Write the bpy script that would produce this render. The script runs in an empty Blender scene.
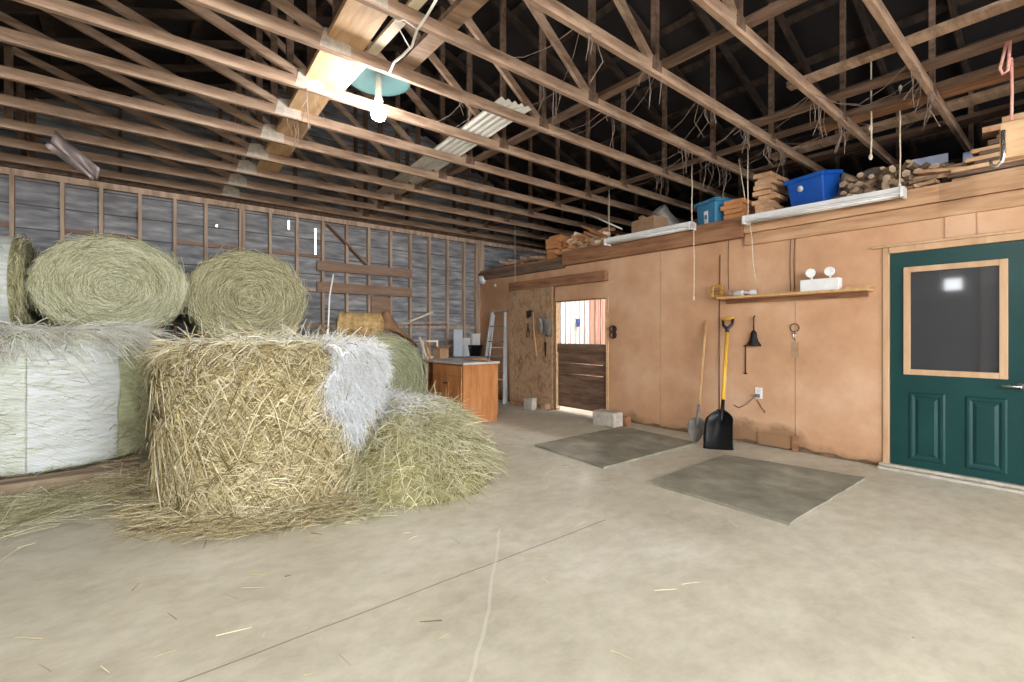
import bpy, math, random
import numpy as np
from mathutils import Vector, Matrix
random.seed(7)
RNG = np.random.default_rng(11)
sc = bpy.context.scene
COL = sc.collection
PI = math.pi
# ------------------------------------------------------------------ camera model (1024x682 frame)
F, CX, CY, H = 470.0, 512.0, 335.0, 1.3
CU, CV = 0.776, 0.631      # camera right = (CU,-CV), forward = (CV,CU)

def P(px, py, u=None, v=None, z=None, d=None):
    """world point seen at a pixel, on a plane of the building (u = across, v = along, z = up)"""
    a = (px - CX) / F
    du, dv, dz = CU*a + CV, -CV*a + CU, -(py - CY) / F
    if u is not None: t = u/du
    elif v is not None: t = v/dv
    elif z is not None: t = (z - H)/dz
    else: t = d
    return Vector((du*t, dv*t, H + dz*t))

# ------------------------------------------------------------------ mesh builder
class MB:
    def __init__(s):
        s.v, s.f, s.sm = [], [], []
    def add(s, vs, fs, smooth=False):
        o = len(s.v)
        s.v += [tuple(p) for p in vs]
        s.f += [tuple(i + o for i in f) for f in fs]
        s.sm += [smooth]*len(fs)
        return s
    def box(s, lo, hi, M=None):
        x0, y0, z0 = lo; x1, y1, z1 = hi
        vs = [Vector(p) for p in ((x0,y0,z0),(x1,y0,z0),(x1,y1,z0),(x0,y1,z0),(x0,y0,z1),(x1,y0,z1),(x1,y1,z1),(x0,y1,z1))]
        if M is not None: vs = [M @ p for p in vs]
        return s.add(vs, [(0,3,2,1),(4,5,6,7),(0,1,5,4),(1,2,6,5),(2,3,7,6),(3,0,4,7)])
    def cbox(s, c, size, rz=0, rx=0, ry=0):
        M = Matrix.Translation(c) @ Matrix.Rotation(rz,4,'Z') @ Matrix.Rotation(ry,4,'Y') @ Matrix.Rotation(rx,4,'X')
        h = [q/2 for q in size]
        return s.box((-h[0],-h[1],-h[2]), tuple(h), M)
    def beam(s, p0, p1, w, h, up=(0,0,1)):
        p0, p1 = Vector(p0), Vector(p1)
        d = (p1-p0).normalized()
        side = d.cross(Vector(up)).normalized()
        u2 = side.cross(d).normalized()
        vs = []
        for p in (p0, p1):
            for a, b in ((-1,-1),(1,-1),(1,1),(-1,1)):
                vs.append(p + side*(a*w/2) + u2*(b*h/2))
        return s.add(vs, [(0,1,2,3),(7,6,5,4),(0,4,5,1),(1,5,6,2),(2,6,7,3),(3,7,4,0)])
    def tube(s, pts, r, n=8, cap=True):
        pts = [Vector(p) for p in pts]
        rs = r if isinstance(r, (list, tuple)) else [r]*len(pts)
        vs, fs = [], []
        prev = None
        for i, p in enumerate(pts):
            d = (pts[min(i+1,len(pts)-1)] - pts[max(i-1,0)])
            d = d.normalized() if d.length > 1e-9 else Vector((0,0,1))
            if prev is None:
                a = d.cross(Vector((0,0,1)))
                if a.length < 1e-3: a = d.cross(Vector((1,0,0)))
            else:
                a = prev - d*prev.dot(d)
            a.normalize(); prev = a; b = d.cross(a)
            for k in range(n):
                t = 2*PI*k/n
                vs.append(p + (a*math.cos(t) + b*math.sin(t))*rs[i])
        for i in range(len(pts)-1):
            for k in range(n):
                k2 = (k+1) % n
                fs.append((i*n+k, i*n+k2, (i+1)*n+k2, (i+1)*n+k))
        s.add(vs, fs, True)
        if cap:
            m = len(s.v) - len(vs)
            s.f.append(tuple(m + k for k in range(n))[::-1]); s.sm.append(False)
            s.f.append(tuple(m + (len(pts)-1)*n + k for k in range(n))); s.sm.append(False)
        return s
    def lathe(s, prof, n=24, M=None, smooth=True, sx=1, sy=1):
        """prof: list of (r, z) around the z axis"""
        vs, fs = [], []
        for r, z in prof:
            for k in range(n):
                t = 2*PI*k/n
                vs.append(Vector((r*math.cos(t)*sx, r*math.sin(t)*sy, z)))
        for i in range(len(prof)-1):
            for k in range(n):
                k2 = (k+1) % n
                fs.append((i*n+k, i*n+k2, (i+1)*n+k2, (i+1)*n+k))
        if M is not None: vs = [M @ p for p in vs]
        return s.add(vs, fs, smooth)
    def prism(s, poly, x0, x1, axis='u'):
        """poly: list of 2-D points in the plane across the axis, extruded x0..x1"""
        n = len(poly)
        mk = {'u': lambda a,b,x:(x,a,b), 'v': lambda a,b,x:(a,x,b), 'z': lambda a,b,x:(a,b,x)}[axis]
        vs = [mk(a,b,x0) for a,b in poly] + [mk(a,b,x1) for a,b in poly]
        fs = [tuple(range(n))[::-1], tuple(range(n,2*n))] + [(i,(i+1)%n,n+(i+1)%n,n+i) for i in range(n)]
        return s.add(vs, fs)
    def build(s, name, mat, parent=None, origin=None, bevel=0, sub=0):
        me = bpy.data.meshes.new(name)
        vs = s.v
        if origin is not None:
            ox, oy, oz = origin
            vs = [(x-ox,y-oy,z-oz) for x,y,z in vs]
        me.from_pydata(vs, [], s.f)
        me.polygons.foreach_set('use_smooth', s.sm)
        me.materials.append(mat)
        me.validate(); me.update()
        o = bpy.data.objects.new(name, me); COL.objects.link(o)
        if origin is not None: o.location = origin
        if parent is not None: o.parent = parent
        if bevel:
            b = o.modifiers.new('bevel','BEVEL'); b.width = bevel; b.segments = 2; b.limit_method = 'ANGLE'
        if sub:
            b = o.modifiers.new('sub','SUBSURF'); b.levels = sub; b.render_levels = sub
        return o

def thing(name, label, cat, loc=(0,0,0), rz=0, group=None):
    o = bpy.data.objects.new(name, None); COL.objects.link(o)
    o.empty_display_size = .1
    o.location = loc; o.rotation_euler = (0,0,rz)
    o['label'] = label; o['category'] = cat
    if group: o['group'] = group
    return o
def tag(o, label, cat, group=None, kind=None):
    o['label'] = label; o['category'] = cat
    if group: o['group'] = group
    if kind: o['kind'] = kind
    return o
def struct(name, label=None):
    o = bpy.data.objects.new(name, None); COL.objects.link(o); o['kind'] = 'structure'
    o.empty_display_size = .1
    return o
def S(o):
    o['kind'] = 'structure'; return o

# ------------------------------------------------------------------ materials
def lin(c):
    return tuple(((x/255)/12.92 if x/255 <= .04045 else ((x/255+.055)/1.055)**2.4) for x in c) + (1,)
def new_mat(name):
    m = bpy.data.materials.new(name); m.use_nodes = True
    nt = m.node_tree; b = nt.nodes['Principled BSDF']
    return m, nt, b
def ramp_node(nt, stops):
    r = nt.nodes.new('ShaderNodeValToRGB')
    e = r.color_ramp.elements
    while len(e) < len(stops): e.new(.5)
    for i, (p, c) in enumerate(stops):
        e[i].position = p; e[i].color = c
    return r
def mat_noise(name, cols, scale=(4,4,4), nscale=1.0, detail=6, rough=.8, bump=.0, metal=0, dist=0, pos=None, bscale=None, spec=.3):
    m, nt, b = new_mat(name)
    tc = nt.nodes.new('ShaderNodeTexCoord'); mp = nt.nodes.new('ShaderNodeMapping')
    mp.inputs['Scale'].default_value = scale
    nt.links.new(tc.outputs['Object'], mp.inputs['Vector'])
    n = nt.nodes.new('ShaderNodeTexNoise'); n.inputs['Scale'].default_value = nscale
    n.inputs['Detail'].default_value = detail; n.inputs['Roughness'].default_value = .6; n.inputs['Distortion'].default_value = dist
    nt.links.new(mp.outputs['Vector'], n.inputs['Vector'])
    k = len(cols)
    if pos is None: pos = [.3 + .4*i/max(1,k-1) for i in range(k)]
    r = ramp_node(nt, [(pos[i], lin(cols[i])) for i in range(k)])
    nt.links.new(n.outputs['Fac'], r.inputs['Fac'])
    nt.links.new(r.outputs['Color'], b.inputs['Base Color'])
    b.inputs['Roughness'].default_value = rough; b.inputs['Metallic'].default_value = metal
    b.inputs['Specular IOR Level'].default_value = spec
    if bump:
        n2 = n
        if bscale:
            n2 = nt.nodes.new('ShaderNodeTexNoise'); n2.inputs['Scale'].default_value = bscale; n2.inputs['Detail'].default_value = 5
            nt.links.new(tc.outputs['Object'], n2.inputs['Vector'])
        bp = nt.nodes.new('ShaderNodeBump'); bp.inputs['Strength'].default_value = bump; bp.inputs['Distance'].default_value = .02
        nt.links.new(n2.outputs['Fac'], bp.inputs['Height']); nt.links.new(bp.outputs['Normal'], b.inputs['Normal'])
    return m
def mat_plain(name, c, rough=.5, metal=0, spec=.4):
    return mat_noise(name, [tuple(max(0,int(x*.93)) for x in c), c], (6,6,6), 1.0, 3, rough, 0, metal, spec=spec)
def mat_straw(name, cols):
    m, nt, b = new_mat(name)
    g = nt.nodes.new('ShaderNodeNewGeometry')
    r = ramp_node(nt, [((i+.0)/(len(cols)-1), lin(c)) for i, c in enumerate(cols)])
    nt.links.new(g.outputs['Random Per Island'], r.inputs['Fac'])
    nt.links.new(r.outputs['Color'], b.inputs['Base Color'])
    b.inputs['Roughness'].default_value = .75; b.inputs['Specular IOR Level'].default_value = .2
    return m
def mat_emit(name, c, s):
    m, nt, b = new_mat(name)
    b.inputs['Base Color'].default_value = (.9,.9,.9,1)
    b.inputs['Emission Color'].default_value = c + (1,)
    b.inputs['Emission Strength'].default_value = s
    return m

M = {}
M['truss']   = mat_noise('truss_lumber', [(120,97,81),(158,131,111),(182,156,134)], (2.2,14,14), 1.2, 6, .75, .1)
M['truss2']  = mat_noise('old_lumber', [(84,66,56),(112,90,76),(134,110,94)], (14,2.2,14), 1.2, 6, .8, .1)
M['pine']    = mat_noise('pine_board', [(184,144,106),(208,170,130),(220,186,148)], (12,1.6,12), 1.3, 5, .7, .05)
M['fascia'] = mat_noise('fascia_board', [(156,116,86),(184,144,110),(198,160,126)], (12,1.6,12), 1.3, 5, .7, .05)
M['pale']    = mat_noise('pale_board', [(206,190,164),(232,220,198)], (9,2,9), 1.0, 4, .7)
M['stud']    = mat_noise('stud_lumber', [(146,122,104),(180,156,136),(200,176,154)], (12,12,1.5), 1.2, 5, .8, .1)
M['brownplank'] = mat_noise('brown_plank', [(126,102,86),(156,128,108)], (2,10,14), 1.2, 5, .8, .1)
M['darkbeam'] = mat_noise('dark_beam', [(112,76,54),(146,104,76),(164,122,90)], (10,1.5,14), 1.3, 5, .75, .1)
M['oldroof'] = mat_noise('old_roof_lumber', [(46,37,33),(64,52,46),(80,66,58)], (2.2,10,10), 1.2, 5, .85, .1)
M['roof']    = mat_noise('roof_tin', [(30,27,28),(48,44,46)], (2,2,2), 1.0, 4, .7, .0)
M['plate']   = mat_noise('metal_plate', [(170,160,150),(205,196,184)], (20,20,20), 1.0, 3, .55, 0, .3)
M['corrug']  = mat_noise('white_tin', [(206,204,198),(232,230,224)], (4,4,4), 1.0, 3, .4, 0, .0)
M['osb']     = mat_noise('osb_board', [(128,98,74),(164,130,100),(186,154,122),(142,110,84)], (5,5,3.5), 1.6, 8, .75, .1, dist=1.2)
M['gate']    = mat_noise('gate_board', [(74,56,44),(112,88,70),(134,108,88)], (10,1.5,9), 1.2, 6, .8, .1)
M['concrete']= mat_noise('concrete_block', [(158,150,138),(196,188,174)], (10,10,10), 1.4, 6, .9, .2)
M['rubber']  = mat_noise('rubber_mat', [(112,110,97),(140,136,121),(170,164,146)], (2.2,2.2,2.2), 1.3, 8, .8, .25, bscale=60, pos=[.3,.52,.72])
M['green']   = mat_noise('green_paint', [(15,56,55),(20,64,63)], (3,3,3), 1.0, 4, .38, 0)
M['doorwood']= mat_noise('door_trim_wood', [(182,146,112),(204,170,136)], (10,10,1.5), 1.2, 5, .6)
M['oak']     = mat_noise('oak_veneer', [(156,100,56),(184,124,76),(196,138,90)], (7,7,1.2), 1.6, 6, .45, .03)
M['laminate']= mat_plain('laminate_top', (198,192,186), .4)
M['bluelam'] = mat_plain('blue_grey_top', (92,104,118), .4)
M['alu']     = mat_noise('aluminium', [(190,196,200),(222,226,228)], (5,5,5), 1, 3, .4, 0, .35)
M['steel']   = mat_noise('grey_steel', [(120,120,120),(158,158,158)], (8,8,8), 1, 4, .45, 0, .6)
M['galv']    = mat_noise('galvanised', [(116,112,108),(160,156,150)], (7,7,7), 1.2, 4, .55, 0, .35)
M['black']   = mat_plain('black_plastic', (22,23,26), .35)
M['iron']    = mat_plain('dark_iron', (62,52,46), .6, .3)
M['dirt']    = mat_noise('dirty_sill', [(96,74,56),(136,110,86)], (9,9,9), 1.4, 5, .9)
M['yellow']  = mat_plain('yellow_handle', (226,176,62), .4)
M['ash']     = mat_noise('ash_handle', [(186,142,96),(210,170,122)], (14,14,2), 1, 4, .6)
M['white']   = mat_plain('white_plastic', (236,236,236), .4)
M['whitem']  = mat_plain('white_enamel', (226,222,212), .4)
M['rope']    = mat_noise('rope_fibre', [(196,180,154),(226,214,192)], (30,30,60), 1, 2, .9)
M['cord']    = mat_plain('brown_cord', (96,70,54), .7)
M['pink']    = mat_noise('pink_rope', [(206,142,128),(232,178,164)], (40,40,60), 1, 2, .9)
M['web']     = mat_plain('dusty_web', (140,122,110), .95)
M['blue']    = mat_plain('blue_tote', (28,92,190), .35)
M['teal']    = mat_plain('teal_tote', (66,132,172), .4)
M['tealenamel'] = mat_plain('teal_enamel', (40,64,64), .55)
M['grey']    = mat_plain('grey_plastic', (112,106,102), .6)
M['card']    = mat_noise('cardboard', [(158,124,96),(182,148,118)], (3,3,9), 1, 3, .85)
M['orange']  = mat_noise('orange_lumber', [(176,118,74),(206,148,98)], (10,2,12), 1.2, 4, .75)
M['scrap']   = mat_noise('scrap_wood', [(150,110,80),(196,154,118),(216,182,146)], (6,6,6), 1.2, 4, .8)
M['log']     = mat_noise('weathered_offcut', [(84,66,52),(122,100,80),(150,126,102)], (7,7,7), 1.2, 4, .85)
M['lavender']= mat_plain('pale_foam', (186,196,224), .6)
M['gold']    = mat_noise('gilded', [(150,100,30),(226,180,92)], (20,20,20), 1.4, 3, .4, 0, .4)
M['clear']   = mat_plain('clear_plastic', (206,208,208), .25)
M['chrome']  = mat_plain('chrome', (214,214,214), .15, .9)
M['galvsheet'] = mat_noise('torn_tin', [(120,108,106),(166,152,150)], (5,5,5), 1, 4, .45, 0, .4)
M['redboard']= mat_noise('red_board', [(206,156,138),(222,176,158)], (4,4,1.2), 1.2, 4, .8)
M['whiteboard'] = mat_noise('whitewashed_board', [(226,226,230),(244,244,246)], (4,4,1.2), 1.2, 4, .8)
M['bluetag'] = mat_plain('blue_tag', (50,74,150), .5)
M['tan']     = mat_noise('tan_netting', [(138,110,68),(176,146,98),(196,168,120)], (8,3,14), 1.6, 5, .9, .3)
M['sack']    = mat_noise('brown_sacking', [(116,86,62),(156,122,92)], (5,5,5), 1.4, 5, .9, .2)
M['pallet']  = mat_noise('pallet_wood', [(116,100,82),(160,142,118)], (3,9,9), 1.2, 5, .85, .1)
M['ground']  = mat_noise('gravel_yard', [(150,146,138),(190,186,176)], (2,2,2), 1, 5, .9)
M['bulb']    = mat_emit('lit_bulb', (1.0,.98,.95), 210)
M['bulb2']   = mat_emit('unseen_lit_bulb', (1.0,.98,.95), 1000)
M['stall_fill_bulb'] = mat_emit('lit_stall_fill', (1.0,.98,.96), 1000)
# hay
M['hayA'] = mat_noise('green_hay', [(134,132,92),(176,174,130),(202,198,160)], (5,5,14), 1.6, 8, .9, .5, dist=.6)
M['hayB'] = mat_noise('golden_hay', [(126,110,72),(172,154,108),(198,182,138)], (9,9,9), 1.8, 8, .9, .6, dist=1.0)
M['hayP'] = mat_noise('loose_hay', [(96,92,56),(146,138,92),(182,174,128)], (8,8,8), 1.8, 8, .9, .6, dist=1.0)
M['hayC'] = mat_noise('sage_hay', [(126,130,100),(160,164,128),(180,182,148)], (4,4,9), 1.6, 8, .9, .4)
M['st_gold'] = mat_straw('golden_straw', [(112,96,60),(182,164,116),(214,200,158),(234,224,192),(150,132,90)])
M['st_green']= mat_straw('green_straw', [(132,128,90),(178,172,130),(208,202,164),(228,223,195),(158,151,109)])
M['st_pale'] = mat_straw('pale_straw', [(214,212,196),(234,234,224),(243,242,236),(204,200,172)])
M['st_olive'] = mat_straw('olive_sage_straw', [(136,138,108),(164,168,134),(184,186,152),(198,198,168)])
M['st_sage'] = mat_straw('sage_straw', [(150,152,116),(196,196,156),(222,220,190),(236,234,212),(176,176,134)])
M['st_cream'] = mat_straw('cream_straw', [(206,196,158),(228,220,190),(238,234,216),(240,240,232),(196,184,140)])
M['st_net']  = mat_straw('net_fibre', [(206,208,210),(232,234,236),(244,245,246)])
def mat_net(name, base, net, lo, hi, amount):
    """net wrap: fine bands round the bale showing hay between them"""
    m, nt, b = new_mat(name)
    tc = nt.nodes.new('ShaderNodeTexCoord')
    w = nt.nodes.new('ShaderNodeTexWave'); w.bands_direction = 'Z'
    w.inputs['Scale'].default_value = 26; w.inputs['Distortion'].default_value = 4; w.inputs['Detail'].default_value = 3
    nt.links.new(tc.outputs['Object'], w.inputs['Vector'])
    mp = nt.nodes.new('ShaderNodeMapping'); mp.inputs['Scale'].default_value = (4,4,22)
    nt.links.new(tc.outputs['Object'], mp.inputs['Vector'])
    n = nt.nodes.new('ShaderNodeTexNoise'); n.inputs['Scale'].default_value = 1.5; n.inputs['Detail'].default_value = 8
    nt.links.new(mp.outputs['Vector'], n.inputs['Vector'])
    mx = nt.nodes.new('ShaderNodeMath'); mx.operation = 'MULTIPLY_ADD'
    nt.links.new(w.outputs['Fac'], mx.inputs[0]); mx.inputs[1].default_value = .35
    nt.links.new(n.outputs['Fac'], mx.inputs[2])
    r = ramp_node(nt, [(lo, lin(base)), (hi, lin(net))])
    nt.links.new(mx.outputs[0], r.inputs['Fac'])
    nt.links.new(r.outputs['Color'], b.inputs['Base Color'])
    b.inputs['Roughness'].default_value = .8
    bp = nt.nodes.new('ShaderNodeBump'); bp.inputs['Strength'].default_value = .4; bp.inputs['Distance'].default_value = .02
    nt.links.new(mx.outputs[0], bp.inputs['Height']); nt.links.new(bp.outputs['Normal'], b.inputs['Normal'])
    return m
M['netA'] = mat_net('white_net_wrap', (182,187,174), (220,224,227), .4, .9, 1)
M['netM'] = mat_net('less_lit_net_wrap', (176,182,160), (221,225,222), .4, .9, 1)
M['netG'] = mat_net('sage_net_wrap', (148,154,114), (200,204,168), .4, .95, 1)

def mat_ply():
    m, nt, b = new_mat('painted_plywood')
    tc = nt.nodes.new('ShaderNodeTexCoord')
    n = nt.nodes.new('ShaderNodeTexNoise'); n.inputs['Scale'].default_value = 1.1; n.inputs['Detail'].default_value = 7; n.inputs['Roughness'].default_value = .62
    nt.links.new(tc.outputs['Object'], n.inputs['Vector'])
    r = ramp_node(nt, [(.3, lin((174,131,98))), (.5, lin((197,154,120))), (.72, lin((213,176,145)))])
    nt.links.new(n.outputs['Fac'], r.inputs['Fac'])
    # fine chip texture
    n2 = nt.nodes.new('ShaderNodeTexNoise'); n2.inputs['Scale'].default_value = 34; n2.inputs['Detail'].default_value = 4
    nt.links.new(tc.outputs['Object'], n2.inputs['Vector'])
    # water-stain grime near the floor (its own shape, follows noise)
    sep = nt.nodes.new('ShaderNodeSeparateXYZ'); nt.links.new(tc.outputs['Object'], sep.inputs[0])
    mp = nt.nodes.new('ShaderNodeMath'); mp.operation = 'MULTIPLY_ADD'; mp.inputs[1].default_value = -1.1
    nt.links.new(n.outputs['Fac'], mp.inputs[0]); 
    nt.links.new(sep.outputs['Z'], mp.inputs[2])
    r2 = ramp_node(nt, [(.0, (1,1,1,1)), (.12, (0,0,0,1))])
    ad = nt.nodes.new('ShaderNodeMath'); ad.operation = 'ADD'; ad.inputs[1].default_value = .48
    nt.links.new(mp.outputs[0], ad.inputs[0]); nt.links.new(ad.outputs[0], r2.inputs['Fac'])
    mix = nt.nodes.new('ShaderNodeMix'); mix.data_type = 'RGBA'
    nt.links.new(r2.outputs['Color'], mix.inputs['Factor']); nt.links.new(r.outputs['Color'], mix.inputs['A'])
    mix.inputs['B'].default_value = lin((150,116,86))
    nt.links.new(mix.outputs['Result'], b.inputs['Base Color'])
    b.inputs['Roughness'].default_value = .7; b.inputs['Specular IOR Level'].default_value = .25
    bp = nt.nodes.new('ShaderNodeBump'); bp.inputs['Strength'].default_value = .12; bp.inputs['Distance'].default_value = .01
    nt.links.new(n2.outputs['Fac'], bp.inputs['Height']); nt.links.new(bp.outputs['Normal'], b.inputs['Normal'])
    return m
M['ply'] = mat_ply()

def mat_sheath():
    """weathered grey boards with dark joints"""
    m, nt, b = new_mat('weathered_sheathing')
    tc = nt.nodes.new('ShaderNodeTexCoord'); mp = nt.nodes.new('ShaderNodeMapping'); mp.inputs['Scale'].default_value = (1.4,1.4,7)
    nt.links.new(tc.outputs['Object'], mp.inputs['Vector'])
    n = nt.nodes.new('ShaderNodeTexNoise'); n.inputs['Scale'].default_value = 2.4; n.inputs['Detail'].default_value = 7
    nt.links.new(mp.outputs['Vector'], n.inputs['Vector'])
    r = ramp_node(nt, [(.3, lin((104,104,108))), (.55, lin((142,142,146))), (.75, lin((182,180,178)))])
    nt.links.new(n.outputs['Fac'], r.inputs['Fac'])
    sep = nt.nodes.new('ShaderNodeSeparateXYZ'); nt.links.new(tc.outputs['Object'], sep.inputs[0])
    md = nt.nodes.new('ShaderNodeMath'); md.operation = 'PINGPONG'; md.inputs[1].default_value = .145
    nt.links.new(sep.outputs['Z'], md.inputs[0])
    lt = nt.nodes.new('ShaderNodeMath'); lt.operation = 'LESS_THAN'; lt.inputs[1].default_value = .008
    nt.links.new(md.outputs[0], lt.inputs[0])
    mix = nt.nodes.new('ShaderNodeMix'); mix.data_type = 'RGBA'
    nt.links.new(lt.outputs[0], mix.inputs['Factor']); nt.links.new(r.outputs['Color'], mix.inputs['A'])
    mix.inputs['B'].default_value = lin((84,80,78))
    nt.links.new(mix.outputs['Result'], b.inputs['Base Color'])
    b.inputs['Roughness'].default_value = .75
    return m
M['sheath'] = mat_sheath()

def mat_floor():
    m, nt, b = new_mat('worn_concrete')
    L = nt.links.new
    tc = nt.nodes.new('ShaderNodeTexCoord'); o = tc.outputs['Object']
    n = nt.nodes.new('ShaderNodeTexNoise'); n.inputs['Scale'].default_value = .9; n.inputs['Detail'].default_value = 9; n.inputs['Roughness'].default_value = .65
    L(o, n.inputs['Vector'])
    r = ramp_node(nt, [(.3, lin((177,170,151))), (.5, lin((200,194,175))), (.7, lin((216,211,197)))])
    L(n.outputs['Fac'], r.inputs['Fac'])
    mpp = nt.nodes.new('ShaderNodeMapping'); mpp.inputs['Rotation'].default_value = (0,0,.5); mpp.inputs['Scale'].default_value = (4,6,1)
    L(o, mpp.inputs['Vector'])
    n2 = nt.nodes.new('ShaderNodeTexNoise'); n2.inputs['Scale'].default_value = 1.6; n2.inputs['Detail'].default_value = 8; n2.inputs['Roughness'].default_value = .7
    L(mpp.outputs['Vector'], n2.inputs['Vector'])
    r2 = ramp_node(nt, [(.35, (.84,.83,.80,1)), (.6, (1,1,1,1))])
    L(n2.outputs['Fac'], r2.inputs['Fac'])
    mul = nt.nodes.new('ShaderNodeMix'); mul.data_type = 'RGBA'; mul.blend_type = 'MULTIPLY'; mul.inputs['Factor'].default_value = 1
    L(r.outputs['Color'], mul.inputs['A']); L(r2.outputs['Color'], mul.inputs['B'])
    cur = mul.outputs['Result']
    sep = nt.nodes.new('ShaderNodeSeparateXYZ'); L(o, sep.inputs[0])
    def math_(op, a, bb):
        q = nt.nodes.new('ShaderNodeMath'); q.operation = op
        for i, x in enumerate((a, bb)):
            if x is None: continue
            if isinstance(x, (int,float)): q.inputs[i].default_value = x
            else: L(x, q.inputs[i])
        return q.outputs[0]
    wob = nt.nodes.new('ShaderNodeTexNoise'); wob.inputs['Scale'].default_value = 2.5; L(o, wob.inputs['Vector'])
    wv = math_('MULTIPLY', math_('SUBTRACT', wob.outputs['Fac'], .5), .06)
    # saw joint across the slab at v = 2.15, and a chalky scuff
    d1 = math_('ABSOLUTE', math_('SUBTRACT', math_('ADD', sep.outputs['Y'], math_('MULTIPLY', wv, .3)), 2.15), None)
    j1 = math_('MULTIPLY', math_('LESS_THAN', d1, .0045), math_('LESS_THAN', sep.outputs['X'], 2.6))
    a1, c1 = -.749, .662   # direction normal of the scuff line through (1.0,1.454)-(1.81,2.37)
    e = math_('ADD', math_('MULTIPLY', sep.outputs['X'], a1), math_('MULTIPLY', sep.outputs['Y'], c1))
    d2 = math_('ABSOLUTE', math_('ADD', math_('SUBTRACT', e, a1*1.0 + c1*1.454), wv), None)
    j2 = math_('MULTIPLY', math_('LESS_THAN', d2, .008), math_('LESS_THAN', sep.outputs['Y'], 2.5))
    def mixc(cur, fac, col, amt):
        mx = nt.nodes.new('ShaderNodeMix'); mx.data_type = 'RGBA'
        L(math_('MULTIPLY', fac, amt), mx.inputs['Factor']); L(cur, mx.inputs['A']); mx.inputs['B'].default_value = lin(col)
        return mx.outputs['Result']
    cur = mixc(cur, j1, (120,104,84), .75)
    cur = mixc(cur, j2, (232,228,216), .28)
    # small dark spots
    vo = nt.nodes.new('ShaderNodeTexVoronoi'); vo.inputs['Scale'].default_value = 2.2; L(o, vo.inputs['Vector'])
    sp = math_('MULTIPLY', math_('LESS_THAN', vo.outputs['Distance'], .028), math_('GREATER_THAN', sep.outputs['X'], 2.0))
    cur = mixc(cur, sp, (118,92,66), .7)
    L(cur, b.inputs['Base Color'])
    b.inputs['Roughness'].default_value = .62; b.inputs['Specular IOR Level'].default_value = .3
    bp = nt.nodes.new('ShaderNodeBump'); bp.inputs['Strength'].default_value = .15; bp.inputs['Distance'].default_value = .01
    L(n2.outputs['Fac'], bp.inputs['Height']); L(bp.outputs['Normal'], b.inputs['Normal'])
    return m
M['floor'] = mat_floor()

def mat_glass():
    m, nt, b = new_mat('door_glass')
    b.inputs['Base Color'].default_value = (.035,.037,.04,1)
    b.inputs['Roughness'].default_value = .05
    b.inputs['IOR'].default_value = 1.75
    return m
M['glass'] = mat_glass()

# ------------------------------------------------------------------ straw helper
def straw(name, pos, d, bend, length, rad, mat, parent=None, origin=None):
    """n thin tapering three-sided stalks as one mesh"""
    n = len(pos)
    pos = np.asarray(pos, float); d = np.asarray(d, float); bend = np.asarray(bend, float)
    d /= np.linalg.norm(d, axis=1, keepdims=True) + 1e-9
    if origin is not None: pos = pos - np.asarray(origin)
    ref = RNG.normal(size=(n,3))
    a = np.cross(d, ref); a /= np.linalg.norm(a, axis=1, keepdims=True) + 1e-9
    b = np.cross(d, a)
    K = 4
    V = np.zeros((n, K, 3, 3))
    for i, s in enumerate((0, .34, .68, 1.0)):
        c = pos + d*(length*s)[:,None] + bend*(length*s*s)[:,None]
        r = rad*(1 - .45*s)
        for k in range(3):
            t = 2*PI*k/3
            V[:,i,k] = c + (a*math.cos(t) + b*math.sin(t))*r[:,None]
    V = V.reshape(-1,3)
    base = (np.arange(n)*K*3)[:,None]
    q = []
    for i in range(K-1):
        for k in range(3):
            k2 = (k+1) % 3
            q.append([i*3+k, i*3+k2, (i+1)*3+k2, (i+1)*3+k])
    q = np.array(q)
    Fc = (base[:,:,None] + q[None]).reshape(-1,4)
    me = bpy.data.meshes.new(name)
    me.vertices.add(len(V)); me.vertices.foreach_set('co', V.ravel())
    me.loops.add(Fc.size); me.loops.foreach_set('vertex_index', Fc.ravel().astype(np.int32))
    me.polygons.add(len(Fc)); me.polygons.foreach_set('loop_start', np.arange(0, Fc.size, 4, dtype=np.int32))
    me.polygons.foreach_set('use_smooth', np.ones(len(Fc), bool))
    me.materials.append(mat); me.update(calc_edges=True)
    o = bpy.data.objects.new(name, me); COL.objects.link(o)
    if origin is not None: o.location = origin
    if parent is not None: o.parent = parent
    return o
def nrm(a): return a/(np.linalg.norm(a, axis=1, keepdims=True)+1e-9)
def fbm(p, seed=0, f=1.0):
    """cheap smooth noise from sines"""
    r = np.random.default_rng(seed)
    out = np.zeros(len(p))
    for k in range(9):
        w = r.normal(size=3)*f*(1+k*.55); ph = r.uniform(0, 6.28)
        out += np.sin(p @ w + ph)/(1+k*.55)
    return out/3

# ================================================================== SETTING
VB, VF, UL, UW, UO = 8.15, -4.5, -3.0, 5.75, 9.2
b = MB(); b.box((UL-.15, VF-.15, -.12), (UO+.15, VB+.15, 0)); S(b.build('floor', M['floor']))
b = MB(); b.box((-40,-40,-.2), (50,50,-.13)); S(b.build('yard_ground', M['ground']))

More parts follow.
